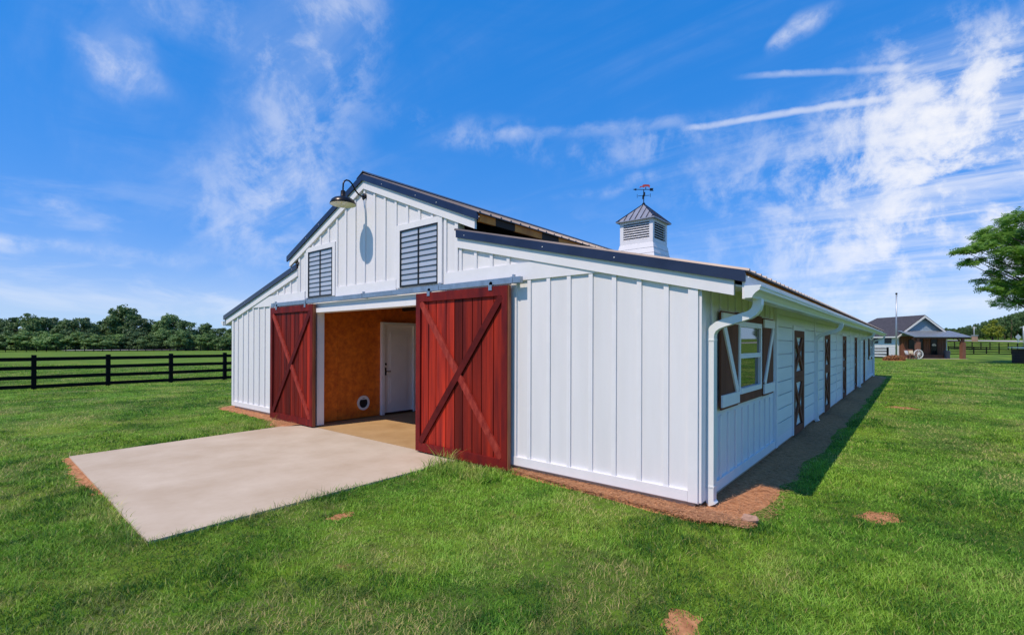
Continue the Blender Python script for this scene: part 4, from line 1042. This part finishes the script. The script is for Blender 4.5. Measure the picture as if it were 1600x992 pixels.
# porch
PD = 2.3
prx0, prx1 = .05, Wd + .25
pv = [(prx0 - .1, -.05, 3.42), (prx1 + .1, -.05, 3.42), (prx1 + .45, -PD - .25, 2.66), (prx0 - .1, -PD - .25, 2.66)]
b = MB(); b.v = pv + [(x, y, z - .07) for x, y, z in pv]; b.f = [(0, 1, 2, 3), (7, 6, 5, 4), (0, 4, 5, 1), (1, 5, 6, 2), (2, 6, 7, 3), (3, 7, 4, 0)]
pr = hb_(b, 'porch_roof', M_porchroof)
for i in range(11):
    t = i / 10; a = Vector(pv[0]).lerp(Vector(pv[1]), t); c = Vector(pv[3]).lerp(Vector(pv[2]), t)
    hb_(MB().bar(a + Vector((0, 0, .01)), c + Vector((0, 0, .01)), .04, .04), 'seam', M_porchroof, pr)
hb_(MB().box(prx0 - .1, prx1 + .4, -PD - .20, -PD - .05, 2.40, 2.58), 'porch_beam', M_wood_dark)
for x in (.42, 3.0 - .55 + .1, Wd - .22):
    if x == 3.0 - .55 + .1: continue
    ps = hb_(MB().box(x - .20, x + .20, -PD - .32, -PD + .08, -.05, 2.0), 'porch_post', M_post)
    hb_(MB().box(x - .12, x + .12, -PD - .24, -PD, 2.0, 2.40).bar((x - .6, -PD - .12, 2.38), (x, -PD - .12, 1.85), .12, .12), 'post_bracket', M_wood_dark, ps)
hb_(MB().box(prx0, prx1, -PD - .4, -.02, -.05, .02), 'porch_slab', M_conc)
hb_(MB().box(2.6, Wd - .2, -.75, -.04, .02, .42), 'porch_step', M_cedar)
for (x0, x1, z0, z1, nm) in ((1.25, 2.15, .9, 2.35, 'porch_window'), (2.55, 3.1, .42, 2.5, 'front_door'), (4.0, 4.85, .45, 2.45, 'glazed_door')):
    fr = MB(); t = .07
    fr.box(x0, x0 + t, -.075, -.036, z0, z1); fr.box(x1 - t, x1, -.075, -.036, z0, z1); fr.box(x0 + t, x1 - t, -.075, -.036, z1 - t, z1); fr.box(x0 + t, x1 - t, -.075, -.036, z0, z0 + t)
    w = hb_(fr, nm, M_wood_dark)
    hb_(MB().box(x0 + t, x1 - t, -.055, -.037, z0 + t, z1 - t), 'pane', M_glass2, w)
    if nm == 'glazed_door':
        hb_(MB().prism([(4.425 + .27 * math.cos(a), 1.55 + .27 * math.sin(a)) for a in [math.pi * i / 10 for i in range(11)]], 'y', -.062, -.0555), 'fanlight', M_white2, w)
for (y0, y1) in ((1.0, 2.1), (3.2, 4.3)):
    w = hb_(MB().box(-.06, -.037, y0, y1, 1.85, 2.75), 'side_window', M_wood_dark)
    hb_(MB().box(-.066, -.061, y0 + .07, y1 - .07, 1.92, 2.68), 'pane', M_glass2, w)
hb_(MB().lathe([(0, .1), (.08, .06), (.1, 0), (0, -.02)], (.95, -PD + .1, 2.5), 10), 'porch_lamp', M_white2)

def local(x, y, z=0.0):
    p = hl + Vector((x * math.cos(-YAW) - y * math.sin(-YAW), x * math.sin(-YAW) + y * math.cos(-YAW), z)); return p
# wagon wheel leaning on the porch
wc = local(.0, -PD - .75, 0); wh = thing('wagon_wheel', (wc.x, wc.y, zg(0, 0)), 'pale spoked wagon wheel leaning in front of the cottage porch', 'wheel'); wh.rotation_euler.z = -YAW
rim = MB(); n = 32
for i in range(n):
    t = 2 * math.pi * i / n
    for r_ in (.56, .485):
        for y in (-.035, .035): rim.v.append((r_ * math.cos(t), y, .57 + r_ * math.sin(t)))
for i in range(n):
    a = 4 * i; c = 4 * ((i + 1) % n); rim.f += [(a, c, c + 1, a + 1), (a + 2, a + 3, c + 3, c + 2), (a + 1, c + 1, c + 3, a + 3), (a, a + 2, c + 2, c)]
rim.build('rim', M_white2, wh, org=Vector((0, 0, 0)))
MB().tube([(0, -.09, .57), (0, .09, .57)], .09, 14).build('hub', M_white2, wh, org=Vector((0, 0, 0)))
for i in range(12):
    t = 2 * math.pi * i / 12; MB().bar((.08 * math.cos(t), 0, .57 + .08 * math.sin(t)), (.49 * math.cos(t), 0, .57 + .49 * math.sin(t)), .035, .035, (0, 1, 0)).build('spoke', M_white2, wh, org=Vector((0, 0, 0)))
# porch chairs
def chair(x, y, label, mc, rot):
    p = local(x, y); r_ = thing('porch_chair', (p.x, p.y, zg(0, 0) + .02), label, 'chair', 'chairs by the cottage porch'); r_.rotation_euler.z = -YAW + rot; o0 = Vector((0, 0, 0))
    MB().box(-.30, .30, -.30, .30, .38, .44).build('seat', M_post, r_, org=o0)
    bk = MB().bar((0, .28, .42), (0, .45, 1.1), .58, .05, (0, 1, 0)).build('backrest', M_post, r_, org=o0)
    MB().bar((0, .20, .50), (0, .33, .95), .44, .10, (0, 1, 0)).build('cushion', mc, r_, org=o0)
    for (a, b_) in ((-.27, -.27), (.27, -.27), (-.27, .27), (.27, .27)): MB().box(a - .03, a + .03, b_ - .03, b_ + .03, -.02, .62 if b_ < 0 else .44).build('leg', M_post, r_, org=o0)
    for a in (-.30, .30): MB().box(a - .04, a + .04, -.34, .32, .62, .66).build('armrest', M_post, r_, org=o0)
chair(-1.25, -PD - .9, 'wooden porch chair with white cushion, left of the pair', M_white2, .35)
chair(-.7, -PD - .7, 'wooden porch chair with cream cushion beside the wagon wheel', mat('cream_cushion', (.62, .55, .38), .8, var=.1), -.2)
p = local(.6, -1.2); tb = thing('porch_table', (p.x, p.y, zg(0, 0) + .02), 'small teal topped table under the cottage porch', 'table')
MB().lathe([(0, .70), (.38, .70), (.38, .64), (0, .64)], (0, 0, 0), 16).build('table_top', M_teal, tb, org=Vector((0, 0, 0))); MB().tube([(0, 0, 0), (0, 0, .65)], .05, 8).build('leg', M_post, tb, org=Vector((0, 0, 0)))
MB().lathe([(0, .02), (.25, .02), (.25, -.02), (0, -.02)], (0, 0, 0), 12).build('table_base', M_post, tb, org=Vector((0, 0, 0)))
p = local(5.3, -.9); bn = thing('waste_bin', (p.x, p.y, zg(0, 0)), 'grey lidded bin standing at the right end of the porch', 'bin'); o0 = Vector((0, 0, 0)); M_bin = mat('bin_grey', (.13, .15, .19), .5, var=.15)
MB().lathe([(0, 0), (.25, 0), (.31, .85), (0, .85)], (0, 0, 0), 12).build('body', M_bin, bn, org=o0); MB().lathe([(.33, .85), (.33, .9), (.2, .97), (0, .98)], (0, 0, 0), 12).build('lid', M_bin, bn, org=o0)
# flower bed round the flagpole
fp = at(px(1400.5, 53), 53); zz = zg(fp.x, fp.y)
pole = thing('flagpole', (fp.x, fp.y, zz), 'tall bare grey flagpole rising from the flower bed by the cottage', 'flagpole')
MB().tube([(0, 0, -.2), (0, 0, 3.5), (0, 0, 7.2)], [.085, .075, .055], 12).build('shaft', M_galvpole, pole, org=o0, smooth=True)
MB().lathe([(0, .12), (.08, .08), (.11, 0), (.08, -.08), (0, -.1)], (0, 0, 7.27), 12).build('finial', M_black, pole, org=o0, smooth=True)
MB().box(-.06, .10, -.03, .03, 7.0, 7.1).build('pulley', M_galvpole, pole, org=o0); MB().box(-.12, -.06, -.03, .03, 1.2, 1.35).build('cleat', M_galvpole, pole, org=o0)
fb = at(px(1397, 51.5), 51.5); bed = thing('flower_bed', (fb.x, fb.y, zz), 'low bed of orange and pink flowers round the flagpole', 'flower bed'); bed.rotation_euler.z = -YAW
MB().lathe([(0, .10), (.7, .08), (1.0, .0), (1.0, -.1)], (0, 0, 0), 20).build('bed_soil', M_soil, bed, org=o0).scale = (1.15, .8, 1)
rs = np.random.RandomState(5); P = []
for i in range(2600):
    t = rs.uniform(0, 6.28); r_ = math.sqrt(rs.uniform(0, 1)); c = np.array([r_ * 1.1 * math.cos(t), r_ * .75 * math.sin(t), rs.uniform(.05, .62) * (1 - .55 * r_ * r_)]); n_ = rs.normal(0, 1, 3) + [0, 0, 1]; n_ /= np.linalg.norm(n_)
    a = np.cross(n_, rs.normal(0, 1, 3)); a /= np.linalg.norm(a); b_ = np.cross(n_, a); s = rs.uniform(.03, .065); P += [c - a * s, c + b_ * s, c + a * s, c - b_ * s]
b = MB(); b.v = [tuple(x) for x in P]; b.f = [tuple(range(4 * i, 4 * i + 4)) for i in range(len(P) // 4)]; tag(b.build('blooms', M_flower, bed, org=o0, recalc=False), kind='stuff')
# dark shed box at the right edge under the tree
sp = at(px(1612, 44), 44); sh = thing('storage_box', (sp.x, sp.y, zg(sp.x, sp.y)), 'dark timber storage box with pale lid at the right edge', 'box'); sh.rotation_euler.z = -YAW
for i in range(9): o = MB().box(-1.2, 1.2, -.6, .6, .04 + .145 * i, .04 + .145 * i + .138).build('board', M_wood_dark, sh, org=o0)
MB().prism([(-.75, 1.36), (.75, 1.44), (.75, 1.50), (-.75, 1.42)], 'x', -1.42, 1.42).build('lid', M_porchroof, sh, org=o0)
# diamond road sign, roadside poles, small brick pillar
p = at(px(1591, 112), 112); z = zg(p.x, p.y); sg = thing('road_sign', (p.x, p.y, z), 'back of a diamond road sign on a post behind the fence', 'sign'); sg.rotation_euler.z = -YAW; hz = (537 - 525) * 112 / 755.4 + 1.6 - z
MB().prism([(0, hz - .72), (.72, hz), (0, hz + .72), (-.72, hz)], 'y', -.02, .02).build('diamond_plate', M_signback, sg, org=o0); MB().box(-.35, .35, -.02, .02, hz - 1.15, hz - .75).build('plaque', M_signback, sg, org=o0); MB().box(-.04, .04, .021, .08, -.2, hz + .4).build('post', M_galvpole, sg, org=o0)
for (x, D, top, lab) in ((1599, 100, 508, 'pale utility pole at the right edge behind the road sign'), (1522, 125, 509, 'thin pale pole rising behind the brick pillar')):
    p = at(px(x, D), D); z = zg(p.x, p.y); pl = thing('utility_pole', (p.x, p.y, z), lab, 'pole'); h = (537.5 - top) * D / 755.4 + 1.6 - z
    MB().tube([(0, 0, -.2), (0, 0, h * .6), (0, 0, h)], [.09, .085, .07], 8).build('shaft', M_signback, pl, org=o0, smooth=True); MB().box(-.5, .5, -.05, .05, h - .35, h - .22).build('crossarm', M_signback, pl, org=o0)
p = at(px(1523, 122), 122); z = zg(p.x, p.y); pi = thing('brick_pillar', (p.x, p.y, z), 'small pinkish brick gate pillar by the far road', 'pillar'); pi.rotation_euler.z = -YAW
MB().box(-.4, .4, -.4, .4, -.1, 1.4).build('shaft', M_stone, pi, org=o0); MB().box(-.5, .5, -.5, .5, 1.4, 1.55).build('cap', M_signback, pi, org=o0)

# ------------------------------------------------------------------ grass blades over the near lawn
rs = np.random.RandomState(12)
NB = 1250000
d = (1.8 ** .15 + rs.uniform(0, 1, NB) * (46 ** .15 - 1.8 ** .15)) ** (1 / .15)
l = rs.uniform(-1.22, 1.22, NB) * (d + .5)
fx, fy = math.sin(YAW), math.cos(YAW); rxx, rxy = math.cos(YAW), -math.sin(YAW)
X = CAM.x + rxx * l + fx * d; Y = CAM.y + rxy * l + fy * d
def vnoise(x, y, s, seed):
    r2 = np.random.RandomState(seed); G = r2.uniform(0, 1, (64, 64)); u = x * s; w = y * s; i = np.floor(u).astype(int); j = np.floor(w).astype(int); a = u - i; b = w - j; a = a * a * (3 - 2 * a); b = b * b * (3 - 2 * b)
    g = lambda p, q: G[p % 64, q % 64]
    return (g(i, j) * (1 - a) + g(i + 1, j) * a) * (1 - b) + (g(i, j + 1) * (1 - a) + g(i + 1, j + 1) * a) * b
def inside(poly, x, y):
    r = np.zeros(len(x), bool); n_ = len(poly)
    for i in range(n_):
        x0, y0 = poly[i]; x1, y1 = poly[(i + 1) % n_]
        c_ = (y0 > y) != (y1 > y)
        r ^= c_ & (x < (x1 - x0) * (y - y0) / (y1 - y0 + 1e-12) + x0)
    return r
ex = (vnoise(X, Y, 3.5, 1) - .5) * .10 + (vnoise(X, Y, 14, 8) - .5) * .09 + rs.normal(0, .035, NB); ey = (vnoise(X, Y, 3.5, 11) - .5) * .10 + (vnoise(X, Y, 14, 12) - .5) * .09 + rs.normal(0, .035, NB)
keep = ~inside([(-3.0, .5), (-3.0, -.02), (-1.4, -.15), (-.5, -.20), (.1, -.24), (.42, -.13), (.58, .5), (.50, 1.4), (.56, 3.5), (.62, 12), (.62, 27.3), (-3, 27.3)], X + ex, Y + ey)
keep &= ~inside([(-12.5, .2), (-12.2, -.25), (-9.3, -.22), (-8.2, -.62), (-8.0, 0), (-8, 27.3), (-12.1, 27.3)], X + ex, Y + ey)
keep &= ~((X > -12) & (X < .05) & (Y > 0) & (Y < 27))
keep &= ~inside([(-7.97, -3.69), (-3.36, -3.80), (-3.45, .05), (-8.20, .05)], X + ex * .6, Y + ey * .6)
keep &= ~inside([(-8.0, -3.5), (-7.93, -3.76), (-6.5, -3.86), (-5.2, -3.78), (-5.2, -3.7), (-7.9, -3.6)], X + ex * .7, Y + ey * .7)
bare = vnoise(X, Y, 1.1, 2) * .55 + vnoise(X, Y, 3.1, 3) * .3 + vnoise(X, Y, 9, 4) * .15
spots = np.zeros(NB, bool)
for (sx, sy, sr, _l) in SPOTS:
    spots |= ((X - sx) ** 2 + ((Y - sy) * .8) ** 2) < (sr * (.30 + .85 * vnoise(X, Y, 11, 9)) + rs.normal(0, .025, NB)) ** 2
keep &= ~(spots & (rs.uniform(0, 1, NB) < .88))
keep &= ~((bare > .60) & (rs.uniform(0, 1, NB) < .55))
keep &= ~((vnoise(X, Y, 8, 21) > .70) & (rs.uniform(0, 1, NB) < .5))
X, Y, d, bare = X[keep], Y[keep], d[keep], bare[keep]; n = len(X)
Z = np.full(n, -.125)
Z = np.where(X < -13, -.125 - .018 * np.minimum(-13 - X, 17) - .0045 * np.maximum(0, -30 - X), Z)
h = rs.uniform(.016, .042, n) * (.6 + .85 * vnoise(X, Y, 1.7, 5)); w = np.maximum(.0042, .00110 * d) * rs.uniform(.6, 1.4, n)
tall = ((X > -3.55) & (X < -2.3) & (Y > -.75) & (Y < .0)) | ((X > -8.6) & (X < -8.0) & (Y > -1.2) & (Y < -.2)); h = np.where(tall, h * 2.6, h)
h *= 1 + .012 * d
rim_ = inside([(-8.1, -3.85), (-3.2, -3.95), (-3.28, .0), (-8.35, .0)], X, Y); h = np.where(rim_ & (rs.uniform(0, 1, n) < .6), h * 1.9, h)
ang = rs.uniform(0, 2 * np.pi, n) + vnoise(X, Y, 2.5, 6) * 2; lean = rs.uniform(.2, 1.7, n) * h
dx, dy = np.cos(ang), np.sin(ang); tw = ang + np.pi / 2 + rs.normal(0, .5, n); wx, wy = np.cos(tw) * w / 2, np.sin(tw) * w / 2
mx_, my_ = X + dx * lean * .35, Y + dy * lean * .35
near = d < 9.0
def blades(sel, full):
    p = [np.stack([X - wx, Y - wy, Z], 1)[sel], np.stack([X + wx, Y + wy, Z], 1)[sel]]
    if full: p += [np.stack([mx_ + wx * .8, my_ + wy * .8, Z + h * .6], 1)[sel], np.stack([mx_ - wx * .8, my_ - wy * .8, Z + h * .6], 1)[sel]]
    p.append(np.stack([X + dx * lean, Y + dy * lean, Z + h], 1)[sel])
    return np.stack(p, 1).astype(np.float32)
VN = blades(near, True); VF = blades(~near, False); nn, nf_ = len(VN), len(VF)
me = bpy.data.meshes.new('grass'); me.vertices.add(nn * 5 + nf_ * 3); me.vertices.foreach_set('co', np.concatenate([VN.ravel(), VF.ravel()]))
base = (np.arange(nn) * 5)[:, None]
ln_ = np.concatenate([base + np.array([0, 1, 2, 3]), base + np.array([3, 2, 4])], 1).astype(np.int32).ravel()
lf_ = (nn * 5 + np.arange(nf_ * 3)).astype(np.int32)
me.loops.add(nn * 7 + nf_ * 3); me.loops.foreach_set('vertex_index', np.concatenate([ln_, lf_])); me.polygons.add(nn * 2 + nf_)
ls = np.concatenate([np.stack([np.arange(nn) * 7, np.arange(nn) * 7 + 4], 1).ravel(), nn * 7 + np.arange(nf_) * 3]).astype(np.int32)
lt = np.concatenate([np.tile([4, 3], nn), np.full(nf_, 3)]).astype(np.int32)
me.polygons.foreach_set('loop_start', ls); me.polygons.foreach_set('loop_total', lt); me.update(calc_edges=True)
tone = np.clip(rs.normal(.40, .32, n) + (vnoise(X, Y, .9, 7) - .5) * .9 + (vnoise(X, Y, 5, 17) - .5) * .9, 0, 1); dry = np.clip((bare - .50) * 4.5, 0, 1) * rs.uniform(0, 1.3, n) + (rs.uniform(0, 1, n) < .05) * .7; dry = np.clip(dry, 0, 1)
for nm, arr in (('tone', tone), ('dry', dry)):
    at_ = me.attributes.new(nm, 'FLOAT', 'POINT'); at_.data.foreach_set('value', np.concatenate([np.repeat(arr[near], 5), np.repeat(arr[~near], 3)]).astype(np.float32))
me.materials.append(M_blade)
gr = bpy.data.objects.new('grass', me); COL.objects.link(gr); tag(gr, 'short mown green grass blades with straw coloured dry patches', 'grass', kind='stuff')

# loose pine straw on the bare soil
rs = np.random.RandomState(44); NS = 17000
sx = np.concatenate([rs.uniform(-3.0, .6, NS // 2), rs.uniform(-.02, .66, NS // 2 - 3000), rs.uniform(-12.3, -8.1, 3000)])
sy = np.concatenate([rs.uniform(-.34, .02, NS // 2), rs.uniform(-.2, 9, NS // 2 - 3000) , rs.uniform(-.5, .0, 3000)])
ok = (inside([(-3.0, .03), (-3.0, -.06), (-1.4, -.20), (-.5, -.26), (.1, -.32), (.5, -.18), (.66, .5), (.58, 1.4), (.62, 9), (.01, 9), (.01, -.01)], sx, sy) | inside([(-12.4, .1), (-12.2, -.3), (-9.3, -.28), (-8.2, -.62), (-8.1, 0)], sx, sy))
sx, sy = sx[ok], sy[ok]; n = len(sx); t = rs.uniform(0, 6.28, n); L_ = rs.uniform(.03, .09, n); ww = .0017
dxx, dyy = np.cos(t) * L_ / 2, np.sin(t) * L_ / 2; nx, ny = -np.sin(t) * ww, np.cos(t) * ww
dist = np.maximum(np.maximum(sx, 0), np.maximum(-sy, 0)); z0 = -.070 - .055 * np.clip(dist / .6, 0, 1) ** 2 + rs.uniform(.004, .022, n); z1 = z0 + rs.uniform(-.012, .012, n)
V = np.stack([np.stack([sx - dxx - nx, sy - dyy - ny, z0], 1), np.stack([sx - dxx + nx, sy - dyy + ny, z0], 1), np.stack([sx + dxx + nx, sy + dyy + ny, z1], 1), np.stack([sx + dxx - nx, sy + dyy - ny, z1], 1)], 1)
b = MB(); b.v = [tuple(p) for p in V.reshape(-1, 3)]; b.f = [(4 * i, 4 * i + 1, 4 * i + 2, 4 * i + 3) for i in range(n)]
o = b.build('pine_straw', mat('straw', (.70, .37, .18), .8, col2=(.36, .16, .075), vscale=30), recalc=False)
tag(o, 'loose orange pine straw scattered on the soil round the barn', 'straw', kind='stuff')
